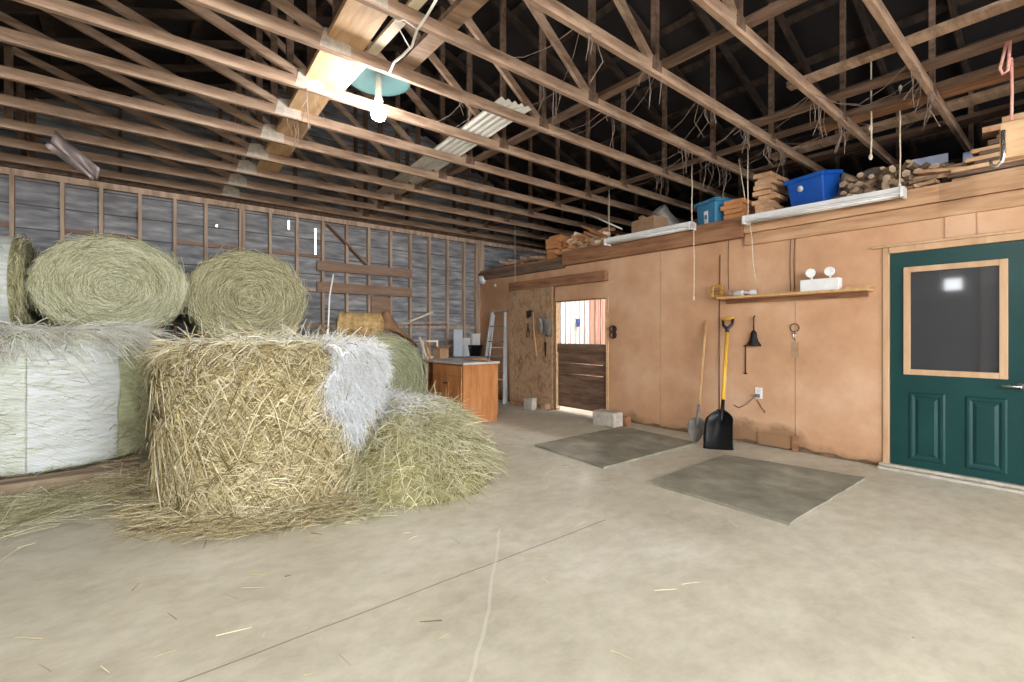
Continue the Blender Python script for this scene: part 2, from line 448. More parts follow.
# back wall
wb = struct('wall_back')
b = MB()
cols = [(UL-.15,1.0,None),(1.0,1.02,(2.92,2.955)),(1.02,2.0,None),(2.0,2.025,(3.02,3.17)),(2.025,2.42,None),(2.42,2.445,(2.64,3.10)),(2.445,UO+.15,None)]
for u0,u1,hole in cols:
    if hole is None: b.box((u0,VB+.09,0),(u1,VB+.115,3.4))
    else:
        b.box((u0,VB+.09,0),(u1,VB+.115,hole[0])); b.box((u0,VB+.09,hole[1]),(u1,VB+.115,3.4))
b.prism([(UL-.15,3.4),(UO+.15,3.4),(3.1,5.85)], VB+.09, VB+.115, 'v')
b.build('sheathing', M['sheath'], wb)
studs = [-2.75,-2.34,-1.93,-1.52,-1.10,-.66,-.29,.107,.495,.864,1.31,1.72,2.12,2.53,2.935,3.33,3.75,4.15,4.56,4.97,5.37,5.68]
for u in studs:
    MB().box((u-.02,VB,.04),(u+.02,VB+.09,3.22)).build('stud', M['stud'], wb)
MB().box((1.32,VB-.0,.04),(1.37,VB+.09,3.22)).build('stud', M['stud'], wb)
MB().box((UL,VB-.0,3.22),(UW+3.4,VB+.09,3.30)).build('top_plate', M['stud'], wb)
MB().box((UL,VB-.05,3.305),(UW+3.4,VB+.09,3.39)).build('top_plate', M['truss2'], wb)
MB().box((UL,VB,0),(UW,VB+.09,.04)).build('bottom_plate', M['stud'], wb)
for z in (.75,1.45,2.62,2.05):
    for i in range(len(studs)-1):
        if z == 2.05 and studs[i] > 2.4: continue
        if z == 2.62 and (studs[i] > 2.4 or i % 3 == 1): continue
        MB().box((studs[i]+.02,VB+.05,z-.02),(studs[i+1]-.02,VB+.09,z+.03)).build('girt', M['brownplank'] if z > 2.2 else M['stud'], wb)
MB().box((2.42,VB-.03,2.38),(4.16,VB-.002,2.54)).build('cross_plank', M['brownplank'], wb)
MB().box((2.42,VB-.03,2.02),(4.16,VB-.002,2.19)).build('cross_plank', M['brownplank'], wb)
MB().beam((2.60,VB+.03,3.18),(3.28,VB+.03,2.56),.03,.14,(0,1,0)).build('brace', M['brownplank'], wb)
MB().box((3.36,VB-.02,1.32),(3.73,VB-.002,1.98)).build('cross_plank', M['brownplank'], wb)
for u in (-1.9,-1.0,-.1,1.05,2.1,3.1,4.1,5.15,6.1,7.2):
    MB().box((u-.02,VB+.0,3.39),(u+.02,VB+.09,3.3+.375*(min(u+3.0,9.2-u)))).build('gable_stud', M['truss2'], wb)
MB().box((5.71,VB-.008,.0),(5.86,VB+.09,3.3)).build('corner_post', M['stud'], wb)
# left wall, front wall with the wide barn doorway behind the camera
wl = struct('wall_left')
b = MB(); b.box((UL-.15,VF,0),(UL-.1,1.80,3.4)); b.box((UL-.15,2.16,0),(UL-.1,VB+.1,3.4)); b.box((UL-.15,1.80,0),(UL-.1,2.16,2.30)); b.box((UL-.15,1.80,2.62),(UL-.1,2.16,3.4)); b.build('sheathing', M['sheath'], wl)
wn = struct('window_1')
b = MB(); b.box((UL-.16,1.80,2.30),(UL-.09,1.83,2.62)); b.box((UL-.16,2.13,2.30),(UL-.09,2.16,2.62)); b.box((UL-.16,1.83,2.30),(UL-.09,2.13,2.33)); b.box((UL-.16,1.83,2.59),(UL-.09,2.13,2.62)); b.build('window_frame', M['pale'], wn)
for k in range(16):
    v = VF + .4 + k*.8
    if 1.52 < v < 2.47: continue
    MB().box((UL-.1,v-.02,0),(UL,v+.02,3.3)).build('stud', M['stud'], wl)
wf = struct('wall_front')
b = MB(); b.box((UL-.15,VF-.1,0),(-2.0,VF,3.4)); b.box((4.6,VF-.1,0),(UO+.15,VF,3.4)); b.box((-2.0,VF-.1,3.15),(4.6,VF,3.4))
b.prism([(UL-.15,3.4),(UO+.15,3.4),(3.1,5.85)], VF-.1, VF, 'v')
b.build('sheathing', M['sheath'], wf)
# outer wall of the stalls, with the stall's own doorway
wo = struct('wall_outer')
b = MB(); b.box((UO,VF,0),(UO+.1,3.4,3.4)); b.box((UO,6.6,0),(UO+.1,VB+.1,3.4)); b.box((UO,3.4,2.2),(UO+.1,6.6,3.4)); b.build('sheathing', M['sheath'], wo)
for k in range(11):
    v = 6.62 + k*.137
    MB().box((UO-.02,v,0),(UO,v+.112,2.6)).build('stall_board', M['redboard'], wo)
ws = struct('wall_stall')
for k in range(24):
    u = 5.95 + k*.137
    if u > UO-.04: break
    MB().box((u,VB-.03,.02),(min(u+.112,UO-.021),VB-.005,2.6)).build('stall_board', M['whiteboard'], ws)
# roof : two tin slopes on purlins
SL = .375
def ztop(u): return 3.345 + SL*min(u+3.0, 9.2-u)     # centre line of the top chords
rf = struct('ceiling')
b = MB()
for sgn in (-1, 1):
    e = -3.4 if sgn < 0 else 9.6
    p = [(3.1,5.74),(e, 5.74-SL*6.5),(e,5.76-SL*6.5),(3.1,5.78)]
    b.prism(p, VF-.3, VB+.3, 'v')
b.build('roof_tin', M['roof'], rf)
for k in range(11):
    for sgn in (-1,1):
        u = 3.1 + sgn*(.12 + k*.6)
        z = ztop(u) + .045 + .02
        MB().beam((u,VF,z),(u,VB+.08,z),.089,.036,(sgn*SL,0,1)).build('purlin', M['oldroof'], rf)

# right partition : painted sheets with ragged lower edges
wr = struct('wall_right')
def sheet(v0, v1, z0, z1, ragged=True, name='plywood_sheet', u=UW):
    pts = []
    if ragged:
        n = max(3, int((v1-v0)/.09))
        for i in range(n+1):
            v = v0 + (v1-v0)*i/n
            q = .5+.5*math.sin(v*5.1+1)*math.sin(v*2.3)
            z = z0 + .02 + .05*q*random.random() + (.06*random.random() if random.random() < .25 else 0)
            pts.append((v, z))
    else: pts = [(v0,z0),(v1,z0)]
    pts += [(v1,z1),(v0,z1)]
    MB().prism(pts, u, u+.018, 'u').build(name, M['ply'], wr)
for v0,v1 in ((5.865,7.05),(7.056,8.14),(3.79,4.735),(2.075,3.785),(1.33,2.07)):
    sheet(v0,v1,0,2.6)
sheet(4.735,5.865,1.87,2.6,False)
sheet(.235,1.33,2.13,2.6,False); MB().box((UW,1.286,0),(UW+.018,1.33,2.13)).build('plywood_sheet', M['ply'], wr)
sheet(-1.0,.235,0,2.6); sheet(-2.24,-1.005,0,2.6); sheet(VF+.01,-2.245,0,2.6)
# stall-side lining and the sill
b = MB()
b.box((UW+.085,5.87,0),(UW+.1,VB,2.6)); b.box((UW+.085,1.33,0),(UW+.1,4.73,2.6)); b.box((UW+.085,VF,0),(UW+.1,.23,2.6)); b.box((UW+.085,4.73,1.87),(UW+.1,5.87,2.6)); b.box((UW+.085,.23,2.13),(UW+.1,1.33,2.6))
b.build('lining', M['darkbeam'], wr)
b = MB()
for v0,v1 in ((5.87,VB),(1.33,4.73),(VF,.23)): b.box((UW+.03,v0,0),(UW+.084,v1,.16))
b.build('sill', M['dirt'], wr)
# patches seen on the sheets
MB().box((UW-.012,2.13,.02),(UW,2.47,.15)).build('patch_board', M['ply'], wr)
MB().box((UW-.016,2.04,.0),(UW,2.10,.18)).build('patch_board', M['darkbeam'], wr)
MB().box((UW-.012,.63,2.17),(UW,.83,2.37)).build('patch_board', M['ply'], wr)
MB().box((UW-.01,.2,2.17),(UW,.62,2.37)).build('patch_board', M['ply'], wr)
# fascia along the loft edge
MB().box((UW-.05,5.63,2.44),(UW,VB-.02,2.60)).build('fascia', M['truss2'], wr, bevel=.004)
MB().box((UW-.09,2.62,2.47),(UW,5.62,2.71)).build('fascia', M['darkbeam'], wr, bevel=.004)
MB().box((UW-.06,VF,2.51),(UW,2.615,2.67)).build('fascia', M['fascia'], wr, bevel=.004)
MB().box((UW-.035,VF,2.37),(UW,2.615,2.505)).build('fascia', M['fascia'], wr, bevel=.004)
# loft deck
lf = struct('loft_floor')
MB().box((UW,VF,2.605),(UO,VB,2.645)).build('deck', M['darkbeam'], lf)
LZ = 2.645
# stall doorway trim, sliding-door track board
tr = MB(); tr.box((UW-.012,4.70,0.02),(UW+.1,4.745,1.89)); tr.box((UW+.0,5.855,0.02),(UW+.1,5.875,1.89)); tr.box((UW+.0,4.745,1.87),(UW+.1,5.855,1.885))
S(tr.build('trim_1', M['pine']))
tb = MB().box((UW-.085,4.70,2.14),(UW-.003,7.07,2.30)).build('door_track_board', M['darkbeam'], None, bevel=.003)
tag(tb, 'long brown board over the stall doorway, holding the sliding door track', 'board')

# ---------------------------------------------------------------- green door
d3 = struct('door_1')
DV0, DV1 = .30, 1.225
b = MB()
b.box((UW+.0,DV0,.055),(UW+.04,DV1,.95)); b.box((UW,DV0,1.92),(UW+.04,DV1,2.085)); b.box((UW,DV0,.95),(UW+.04,.46,1.92)); b.box((UW,1.10,.95),(UW+.04,DV1,1.92))
b.build('door_leaf', M['green'], d3)
def raised(v0,v1,z0,z1):
    q = MB()
    o = [(v0,z0),(v1,z0),(v1,z1),(v0,z1)]
    def ins(a): return [(v0+a,z0+a),(v1-a,z0+a),(v1-a,z1-a),(v0+a,z1-a)]
    rings = [(o,0),(ins(.012),-.010),(ins(.03),-.010),(ins(.05),-.002),(ins(.075),-.012)]
    vs, fs = [], []
    for r, x in rings: vs += [(UW+x, a, c) for a, c in r]
    for i in range(len(rings)-1):
        for k in range(4):
            k2 = (k+1)%4; fs.append((i*4+k2,i*4+k,(i+1)*4+k,(i+1)*4+k2))
    n = (len(rings)-1)*4; fs.append((n+3,n+2,n+1,n))
    q.add(vs, fs); q.build('raised_panel', M['green'], d3)
raised(.83,1.09,.12,.76); raised(.44,.70,.12,.76)
b = MB()
zf0, zf1, vf0, vf1, w = .925, 1.945, .435, 1.125, .052
b.box((UW-.018,vf0,zf0),(UW,vf0+w,zf1)); b.box((UW-.018,vf1-w,zf0),(UW,vf1,zf1)); b.box((UW-.018,vf0+w,zf0),(UW,vf1-w,zf0+w)); b.box((UW-.018,vf0+w,zf1-w),(UW,vf1-w,zf1))
b.build('window_frame', M['doorwood'], d3, bevel=.004)
MB().box((UW+.012,vf0+.03,zf0+.03),(UW+.018,vf1-.03,zf1-.03)).build('glass_pane', M['glass'], d3)
b = MB(); Mh = Matrix.Translation((UW,.365,.87)) @ Matrix.Rotation(-PI/2,4,'Y')
b.lathe([(0,0),(.034,0),(.034,.008),(.014,.014),(.012,.045),(0,.045)], 20, Mh)
b.tube([(UW-.045,.365,.87),(UW-.05,.39,.872),(UW-.05,.47,.868)], [.011,.011,.009], 10)
b.build('door_handle', M['chrome'], d3)
b = MB(); b.box((UW-.015,1.232,.0),(UW+.06,1.285,2.15)); b.box((UW-.03,.20,.0),(UW+.06,.295,2.15)); b.box((UW-.03,.295,2.09),(UW+.06,1.232,2.15))
b.box((UW-.045,.15,2.15),(UW,1.36,2.175))
S(b.build('trim_2', M['doorwood'], None, bevel=.004))
b = MB(); b.box((UW-.10,.22,0),(UW+.05,1.31,.025)); b.box((UW-.04,.22,.025),(UW+.05,1.31,.05)); S(b.build('trim_3', M['concrete'], None, bevel=.004))

# ---------------------------------------------------------------- roof trusses (40-ft Howe, six panels)
TV = [.84 + .64*k for k in range(-1, 12)]
JU = [-.90, 1.15, 3.15, 5.25, 7.3]
def make_truss():
    t = thing('roof_truss', '', 'truss', (0,0,3.30))
    z = lambda q: q - 3.30
    MB().box((-3.0,-.019,0),(9.2,.019,.089)).build('bottom_chord', M['truss'], t)
    for e in (-3.25, 9.45):
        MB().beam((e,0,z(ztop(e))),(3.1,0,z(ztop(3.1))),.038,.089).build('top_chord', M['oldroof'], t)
    for u in JU:
        MB().box((u-.03,-.018,.089),(u+.03,.018,z(ztop(u))-.04)).build('web_post', M['truss2'], t)
    for a, c in ((3.15,1.15),(1.15,-.90)):
        s = 1 if c > a else -1
        MB().beam((a+s*.06,0,.10),(c-s*.02,0,z(ztop(c))-.06),.036,.066).build('web_brace', M['truss'], t)
    for u in (1.15,3.15,5.25):
        MB().prism([(u-.13,.012),(u+.09,.012),(u+.09,.12),(u+.0,.17),(u-.10,.15)] if u < 2 else [(u-.07,.03),(u+.06,.03),(u+.06,.12),(u-.05,.14)], -.0215, .0215, 'v').build('gusset_plate', M['plate'] if u < 2 else M['truss2'], t)
    return t
ORD = ['first','second','third','fourth','fifth','sixth','seventh','eighth','ninth','tenth','eleventh','twelfth','thirteenth']
t0 = make_truss()
for i, v in enumerate(TV):
    if i == 0: t = t0
    else:
        t = t0.copy(); COL.objects.link(t)
        for ch in list(t0.children):
            c = ch.copy(); COL.objects.link(c); c.parent = t
    t.location = (random.uniform(-.01,.01), v, 3.30 + random.uniform(-.006,.006))
    t['label'] = 'bare wooden roof truss across the barn, %s counted from the back stud wall' % ORD[len(TV)-1-i]
    t['group'] = 'roof trusses'
    t['category'] = 'truss'

# boards lying on the chords
CT = 3.397
def plank(name, p0, p1, w, th, mat, label, cat='board', group=None, dz=0):
    z = CT + th/2 + dz
    o = MB().beam((p0[0],p0[1],z),(p1[0],p1[1],z),w,th).build(name, mat, None, origin=(p0[0],p0[1],z))
    return tag(o, label, cat, group)
plank('ceiling_plank', (1.17,2.60), (1.36,6.62), .26, .04, M['pine'], 'broad clean pine plank laid over the truss chords left of the lit bulb')
plank('ceiling_strip', (1.41,2.62), (1.39,4.15), .075, .025, M['pale'], 'narrow pale strip lying beside the broad pine plank overhead')
plank('ceiling_plank', (1.68,2.35), (1.68,3.55), .13, .04, M['truss'], 'short brown board lying on two chords just right of the lit bulb')
plank('chord_runner', (3.25,-.2), (3.25,8.05), .089, .038, M['truss2'], 'long brown runner laid along the middle joints of the trusses', dz=.0)
plank('chord_runner', (5.34,-.2), (5.34,8.05), .089, .038, M['truss2'], 'long brown runner laid over the chords near the loft edge')
plank('ceiling_plank', (4.36,-.3), (4.36,1.62), .10, .04, M['truss'], 'straight brown plank over the chords, the one nearest the room centre above the green door')
plank('ceiling_plank', (4.87,-.3), (4.87,2.2), .12, .04, M['truss2'], 'brown plank over the chords, second out from the loft above the green door')
plank('ceiling_plank', (5.55,-.3), (5.50,1.75), .16, .04, M['darkbeam'], 'dark wide plank over the chords directly above the loft edge')
plank('ceiling_plank', (5.85,-.3), (5.95,2.4), .18, .04, M['truss'], 'wide plank over the chords above the blue tub in the loft')
plank('ceiling_plank', (6.4,-.3), (6.35,2.8), .2, .04, M['truss2'], 'brown plank over the chords, farthest back over the loft')
# corrugated sheet
b = MB(); nx = 28; W = .36
vs, fs = [], []
p0, p1 = Vector((2.74,3.3,0)), Vector((3.03,6.95,0)); dd = (p1-p0).normalized(); sd = Vector((dd.y,-dd.x,0))
for top in (0,1):
    for j in (0,1):
        for i in range(nx+1):
            s = i/nx - .5
            q = (p0 if j == 0 else p1) + sd*(s*W)
            vs.append((q.x,q.y, CT + .018 + .012*math.sin(i/nx*2*PI*5) + top*.003))
n = nx+1
for top in (0,1):
    for i in range(nx):
        a = top*2*n + i
        f = (a,a+1,a+n+1,a+n); fs.append(f if top else f[::-1])
fs.append(tuple(range(0,n)) + tuple(range(2*n,3*n))[::-1]); fs.append(tuple(range(n,2*n))[::-1] + tuple(range(3*n,4*n)))
b.add(vs, fs, True)
tag(b.build('corrugated_sheet', M['corrug'], None, origin=(2.9,5,CT)), 'strip of white corrugated tin lying on the chords right of the lit bulb', 'metal sheet')

# ---------------------------------------------------------------- lamp
lp = thing('ceiling_lamp', 'lit bulb hanging under a teal enamel shade between the roof chords', 'lamp', (1.60,3.72,3.40))
MB().lathe([(.0,.10),(.05,.10),(.06,.07),(.24,.025),(.26,.012),(.255,.008),(.235,.018),(.05,.06),(0,.06)], 32).build('shade', M['tealenamel'], lp)
MB().lathe([(0,.07),(.026,.07),(.028,-.12),(.034,-.14),(.034,-.18),(0,-.18)], 20).build('socket', M['whitem'], lp)
b = MB(); b.lathe([(.02,-.18)] + [(.062*math.sin(a), -.265+.062*math.cos(a)) for a in [.35+i*(PI-.35)/10 for i in range(11)]], 24); b.build('bulb', M['bulb'], lp)
for (bx,by,lb) in ((1.2,-1.55,'lit bulb hanging from the chords behind the viewer, toward the barn doorway'),(-1.3,.5,'unseen fill bulb added on the chords behind the viewer, by the left wall')):  # the one by the left wall is an unseen bulb added as fill
    lp2 = thing('ceiling_lamp', lb, 'lamp', (bx,by,3.40))
    MB().lathe([(0,.07),(.026,.07),(.028,-.12),(.034,-.14),(.034,-.18),(0,-.18)], 20).build('socket', M['whitem'], lp2)
    if by < 0: MB().lathe([(.0,-.06),(.05,-.06),(.07,-.10),(.22,-.20),(.235,-.215),(.225,-.215),(.06,-.115),(0,-.105)], 32).build('shade', M['tealenamel'], lp2)  # unseen shade added to keep this bulb's light off the roof
    b = MB(); b.lathe([(.02,-.18)] + [(.062*math.sin(a), -.265+.062*math.cos(a)) for a in [.35+i*(PI-.35)/10 for i in range(11)]], 24); b.build('bulb', M['bulb2'], lp2)
lp3 = thing('stall_fill_lamp', 'unseen bulb added under the loft floor to brighten the stall', 'lamp', (7.6,6.2,2.605))  # unseen bulb added to stand in for daylight on the stall boards
MB().lathe([(0,0),(.05,0),(.05,-.03),(.03,-.05),(0,-.05)], 20).build('socket', M['whitem'], lp3)
b = MB(); b.lathe([(.02,-.05)] + [(.06*math.sin(a), -.13+.06*math.cos(a)) for a in [.35+i*(PI-.35)/10 for i in range(11)]], 24); b.build('bulb', M['stall_fill_bulb'], lp3)
# white cable to the lamp
pts = [P(436,0,z=3.28), P(428,14,z=3.28), P(417,30,z=3.29), P(412,46,z=3.27), P(402,56,z=3.27), P(394,62,z=3.28), P(390,72,z=3.3), Vector((1.61,3.70,3.50))]
tag(MB().tube(pts, .009, 8).build('lamp_cable', M['whitem'], None), 'white electric cable looping down to the lit bulb', 'cable')
pts = [P(418,30,z=3.28), P(404,20,z=3.29), P(395,22,z=3.30), P(402,34,z=3.24), P(410,48,z=3.26)]
tag(MB().tube(pts, .004, 6).build('lamp_cable', M['whitem'], None), 'thin loose white wire looping beside the thick lamp cable', 'cable')
pts = [P(394,62,z=3.28), P(388,80,z=3.22), P(391,96,z=3.2)]
# ================================================================== HAY
def lumps(p): return np.clip(fbm(p, 300, 4.5)*.6 + fbm(p, 301, 10)*.4, -.9, .9)*.045
def bale_upright(name, label, c, R, Ht, z0, core, seed, lump=0):
    t = thing(name, label, 'hay bale', (c[0],c[1],z0))
    n, m = 72, 20
    prof = [(0,0.0),(R*.6,0),(R-.05,0),(R-.01,.05)] + [(R,.05+(Ht-.13)*i/m) for i in range(1,m+1)] + [(R-.015,Ht-.045),(R-.06,Ht-.012),(R*.75,Ht),(R*.5,Ht),(R*.25,Ht),(0,Ht)]
    b = MB(); b.lathe(prof, n)
    V = np.array(b.v); k = fbm(V, seed, 3.2)*.03 + fbm(V, seed+5, 9)*.012 + lump*lumps(V)
    rr = np.linalg.norm(V[:,:2], axis=1, keepdims=True)
    V[:,:2] += V[:,:2]/(rr+1e-6)*k[:,None]*np.clip(rr*2,0,1)
    V[:,2] += np.where(V[:,2] > Ht-.02, k*1.0, 0)
    V[:,2] = np.maximum(V[:,2], 0)
    b.v = [tuple(p) for p in V]
    b.build('core', core, t)
    return t
def side_straw(n, R, z0, z1, th0, th1, L=(.12,.4), rad=(.0022,.0045), out=.02, droop=.35, mix=1.0, seed=1):
    r = np.random.default_rng(seed)
    th = r.uniform(th0, th1, n); z = r.uniform(z0, z1, n)
    rr = R + r.uniform(-.01, out, n)
    pos = np.stack([rr*np.cos(th), rr*np.sin(th), z], 1)
    nr = np.stack([np.cos(th), np.sin(th), 0*th], 1); tg = np.stack([-np.sin(th), np.cos(th), 0*th], 1)
    a = r.normal(0, mix, n); 
    d = tg*np.sign(r.normal(size=n))[:,None] + np.array([0,0,1])*a[:,None] + nr*r.normal(.05,.11,n)[:,None]
    d = nrm(d)
    bend = -nr*r.uniform(.0,.3,n)[:,None] + np.array([0,0,-1])*r.uniform(0,droop*2,n)[:,None]
    return pos, d, bend, r.uniform(*L, n), r.uniform(*rad, n)
def disc_straw(n, R, z, r0=0, L=(.15,.45), rad=(.0022,.0045), seed=1, comb=None, spread=1.0):
    r = np.random.default_rng(seed)
    th = r.uniform(0, 2*PI, n); q = np.sqrt(r.uniform((r0/R)**2, 1, n))*R
    pos = np.stack([q*np.cos(th), q*np.sin(th), z + r.uniform(-.01,.05,n)], 1)
    d = r.normal(size=(n,3)); d[:,2] = r.normal(.1,.18,n)
    if comb is not None: d = d*spread + np.array(comb)
    d = nrm(d)
    bend = np.zeros((n,3)); bend[:,2] = -r.uniform(.05,.5,n)
    return pos, d, bend, r.uniform(*L, n), r.uniform(*rad, n)
def cat_(*a): return [np.concatenate([x[i] for x in a]) for i in range(5)]

# bale A : standing on a pallet, white net wrap round the side, pale fringe on top
zA = .145
A = bale_upright('round_hay_bale', 'round bale standing on end in white net wrap on the pallet at the left', (-.64,6.27), .80, 1.18, zA, M['hayA'], 3)
camA = math.atan2(-6.27, .64)
def net_shell(t, R, z0, z1, th0, th1, mat, name='net_wrap', seed=3, th=.012, ragged=.05):
    nn, mm = 60, 24
    rg = np.random.default_rng(seed)
    b = MB(); vs, fs = [], []
    for lay in (0,1):
        for j in range(mm+1):
            for i in range(nn+1):
                a = th0 + (th1-th0)*i/nn
                zz = z0 + (z1-z0)*j/mm
                if j in (0,mm): zz += rg.uniform(-ragged, ragged)*(1 if lay == 0 else 0) * .5
                rr = R + (th if lay else 0)
                vs.append((rr*math.cos(a), rr*math.sin(a), zz))
    V = np.array(vs); V2 = V.copy(); 
    k = fbm(V*np.array([1,1,1.]), seed, 3.2)*.03 + fbm(V, seed+5, 9)*.012
    rr = np.linalg.norm(V[:,:2], axis=1, keepdims=True); V[:,:2] += V[:,:2]/rr*k[:,None]
    n1 = nn+1; N = n1*(mm+1)
    for j in range(mm):
        for i in range(nn):
            a = j*n1+i
            fs.append((N+a,N+a+1,N+a+n1+1,N+a+n1)); fs.append((a,a+n1,a+n1+1,a+1))
    for i in range(nn):
        fs.append((i,i+1,N+i+1,N+i)); a = mm*n1+i; fs.append((a+1,a,N+a,N+a+1))
    for j in range(mm):
        a = j*n1; fs.append((a+n1,a,N+a,N+a+n1)); a = j*n1+nn; fs.append((a,a+n1,N+a+n1,N+a))
    b.add([tuple(p) for p in V], fs, True)
    return b.build(name, mat, t)
net_shell(A, .80, .03, 1.10, camA-.12, camA+.66, M['netA'], seed=3)  # one net: lit middle painted whiter, sides greener where hay shows through
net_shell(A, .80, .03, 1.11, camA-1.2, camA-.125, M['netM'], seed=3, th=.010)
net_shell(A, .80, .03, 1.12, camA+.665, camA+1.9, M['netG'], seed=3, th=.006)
q = cat_(side_straw(1500, .80, .02, 1.15, camA+.6, camA+1.7, (.06,.2), (.0018,.0035), .015, .2, .5, 21),
         side_straw(500, .815, .02, 1.15, camA-1.2, camA+.6, (.04,.14), (.0015,.003), .01, .2, .3, 22))
o = straw('loose_straw', *q, M['st_green'], A); o['kind'] = 'stuff'
r = np.random.default_rng(31); n = 3800
th = r.uniform(camA-1.6, camA+1.6, n); z = 1.13 + r.uniform(-.03,.09,n); rr = .74 - r.exponential(.18, n)
pos = np.stack([rr*np.cos(th), rr*np.sin(th), z],1); nr = np.stack([np.cos(th),np.sin(th),0*th],1); tg = np.stack([-np.sin(th),np.cos(th),0*th],1)
d = nr*r.uniform(.1,.8,n)[:,None] + tg*r.normal(.7,.5,n)[:,None] + np.array([0,0,1])*r.normal(.1,.15,n)[:,None]
bend = np.array([0,0,-1])*r.uniform(.15,.75,n)[:,None]
o = straw('straw_fringe', pos, nrm(d), bend, r.uniform(.14,.36,n), r.uniform(.004,.0075,n), M['st_pale'], A); o['kind'] = 'stuff'

# bale B : unwrapped golden bale, the big one in front
B = bale_upright('round_hay_bale', 'big unwrapped golden hay bale standing on end, front centre of the stack', (.97,4.34), .775, 1.165, 0, M['hayB'], 8, 1)
camB = math.atan2(-4.34, -.97)
q = cat_(side_straw(9000, .80, .0, 1.15, camB-1.9, camB+1.9, (.06,.22), (.0026,.0055), .02, .5, .9, 41),
         side_straw(1100, .81, .05, 1.12, camB-1.7, camB+1.7, (.14,.32), (.0035,.006), .02, .9, 1.2, 42),
         disc_straw(3200, .68, 1.17, .0, (.12,.34), (.0026,.005), 43))
kk = lumps(q[0]); nn_ = nrm(q[0]*np.array([1,1,0])); q[0] = q[0] + nn_*(kk*(q[0][:,2] < 1.14))[:,None]
r = np.random.default_rng(44); n = 2600       # fringe hanging over the rim
th = r.uniform(camB-2.0, camB+2.0, n); rr = .76 - r.exponential(.1, n); z = 1.17 + r.uniform(-.03,.07,n)
pos = np.stack([rr*np.cos(th), rr*np.sin(th), z],1); nr = np.stack([np.cos(th),np.sin(th),0*th],1); tg = np.stack([-np.sin(th),np.cos(th),0*th],1)
d = nr*r.uniform(.0,.5,n)[:,None] + tg*r.normal(0,1.0,n)[:,None] + np.array([0,0,1])*r.normal(.05,.15,n)[:,None]
q = [np.concatenate(x) for x in zip(q, (pos, nrm(d), np.array([0,0,-1])*r.uniform(.3,1.1,n)[:,None], r.uniform(.08,.22,n), r.uniform(.0026,.0052,n)))]
o = straw('loose_straw', *q, M['st_gold'], B); o['kind'] = 'stuff'
# white net left hanging down its right side and over the top
rg = np.random.default_rng(50)
M['netB'] = mat_noise('matted_net', [(200,200,192),(226,228,230),(240,241,243)], (14,14,14), 1.6, 6, .9, .4)
b = MB(); nn, mm = 46, 56; vs, fs = [], []
a0, a1 = camB+.32, camB+1.42
for j in range(mm+1):
    s_ = j/mm
    for i in range(nn+1):
        f = i/nn
        if s_ < .36: g = s_/.36; rr = .22 + .59*g; zz = 1.215 + .01*g
        else: g = (s_-.36)/.64; rr = .83 + .02*math.sin(g*9 + f*7); zz = 1.21 - g*.84
        a = a0 + (a1-a0)*f
        vs.append((rr*math.cos(a), rr*math.sin(a), zz))
V = np.array(vs); V0 = V.copy(); V = V + np.stack([fbm(V,61,8),fbm(V,62,8),fbm(V,63,8)],1)*.02
nz = fbm(V0, 64, 6.0); kv = np.zeros(len(V0), bool)
for q_ in range(len(V0)):
    j, i = divmod(q_, nn+1); s_, f = j/mm, i/nn
    g = max(0,(s_-.36)/.64)
    # widest on the rim, a tongue hanging down the middle right
    lo = .06 + .30*g; hi = 1.0 - .62*min(1,max(0,g-.30)/.35)*(1 if g > .3 else 0)
    m_ = min(f-lo, hi-f)*3.2 + (.55-.62*g) + nz[q_]*.75 - (.35 if g > .95 else 0)
    kv[q_] = m_ > .18
for j in range(mm):
    for i in range(nn):
        a = j*(nn+1)+i
        if not (kv[a] and kv[a+1] and kv[a+nn+1]): continue
        if rg.random() < .16: continue
        fs.append((a,a+1,a+nn+2,a+nn+1))
b.add([tuple(p) for p in V], fs, True)
o = b.build('net_drape', M['netB'], B)
so = o.modifiers.new('s','SOLIDIFY'); so.thickness = .006
r = np.random.default_rng(51); n = 9000
idx = r.choice(np.where(kv)[0], n); pos = V[idx] + r.normal(0,.014,(n,3))
nr = nrm(pos*np.array([1,1,0]))
d = r.normal(size=(n,3))*.7 + nr*.2 + np.array([0,0,-.3])
o = straw('net_fibres', pos, nrm(d), np.array([0,0,-1])*r.uniform(0,.8,n)[:,None], r.uniform(.05,.15,n), r.uniform(.0014,.003,n), M['st_net'], B); o['kind'] = 'stuff'
r = np.random.default_rng(52); n = 2600     # pale weathered stalks over the top
th = r.uniform(0,2*PI,n); rr = np.sqrt(r.uniform(0,1,n))*.68
pos = np.stack([rr*np.cos(th), rr*np.sin(th), 1.20+r.uniform(0,.06,n)],1); d = r.normal(size=(n,3)); d[:,2] = r.normal(.12,.15,n)
o = straw('pale_straw', pos, nrm(d), np.array([0,0,-1])*r.uniform(.1,.6,n)[:,None], r.uniform(.12,.34,n), r.uniform(.003,.006,n), M['st_cream'], B); o['kind'] = 'stuff'

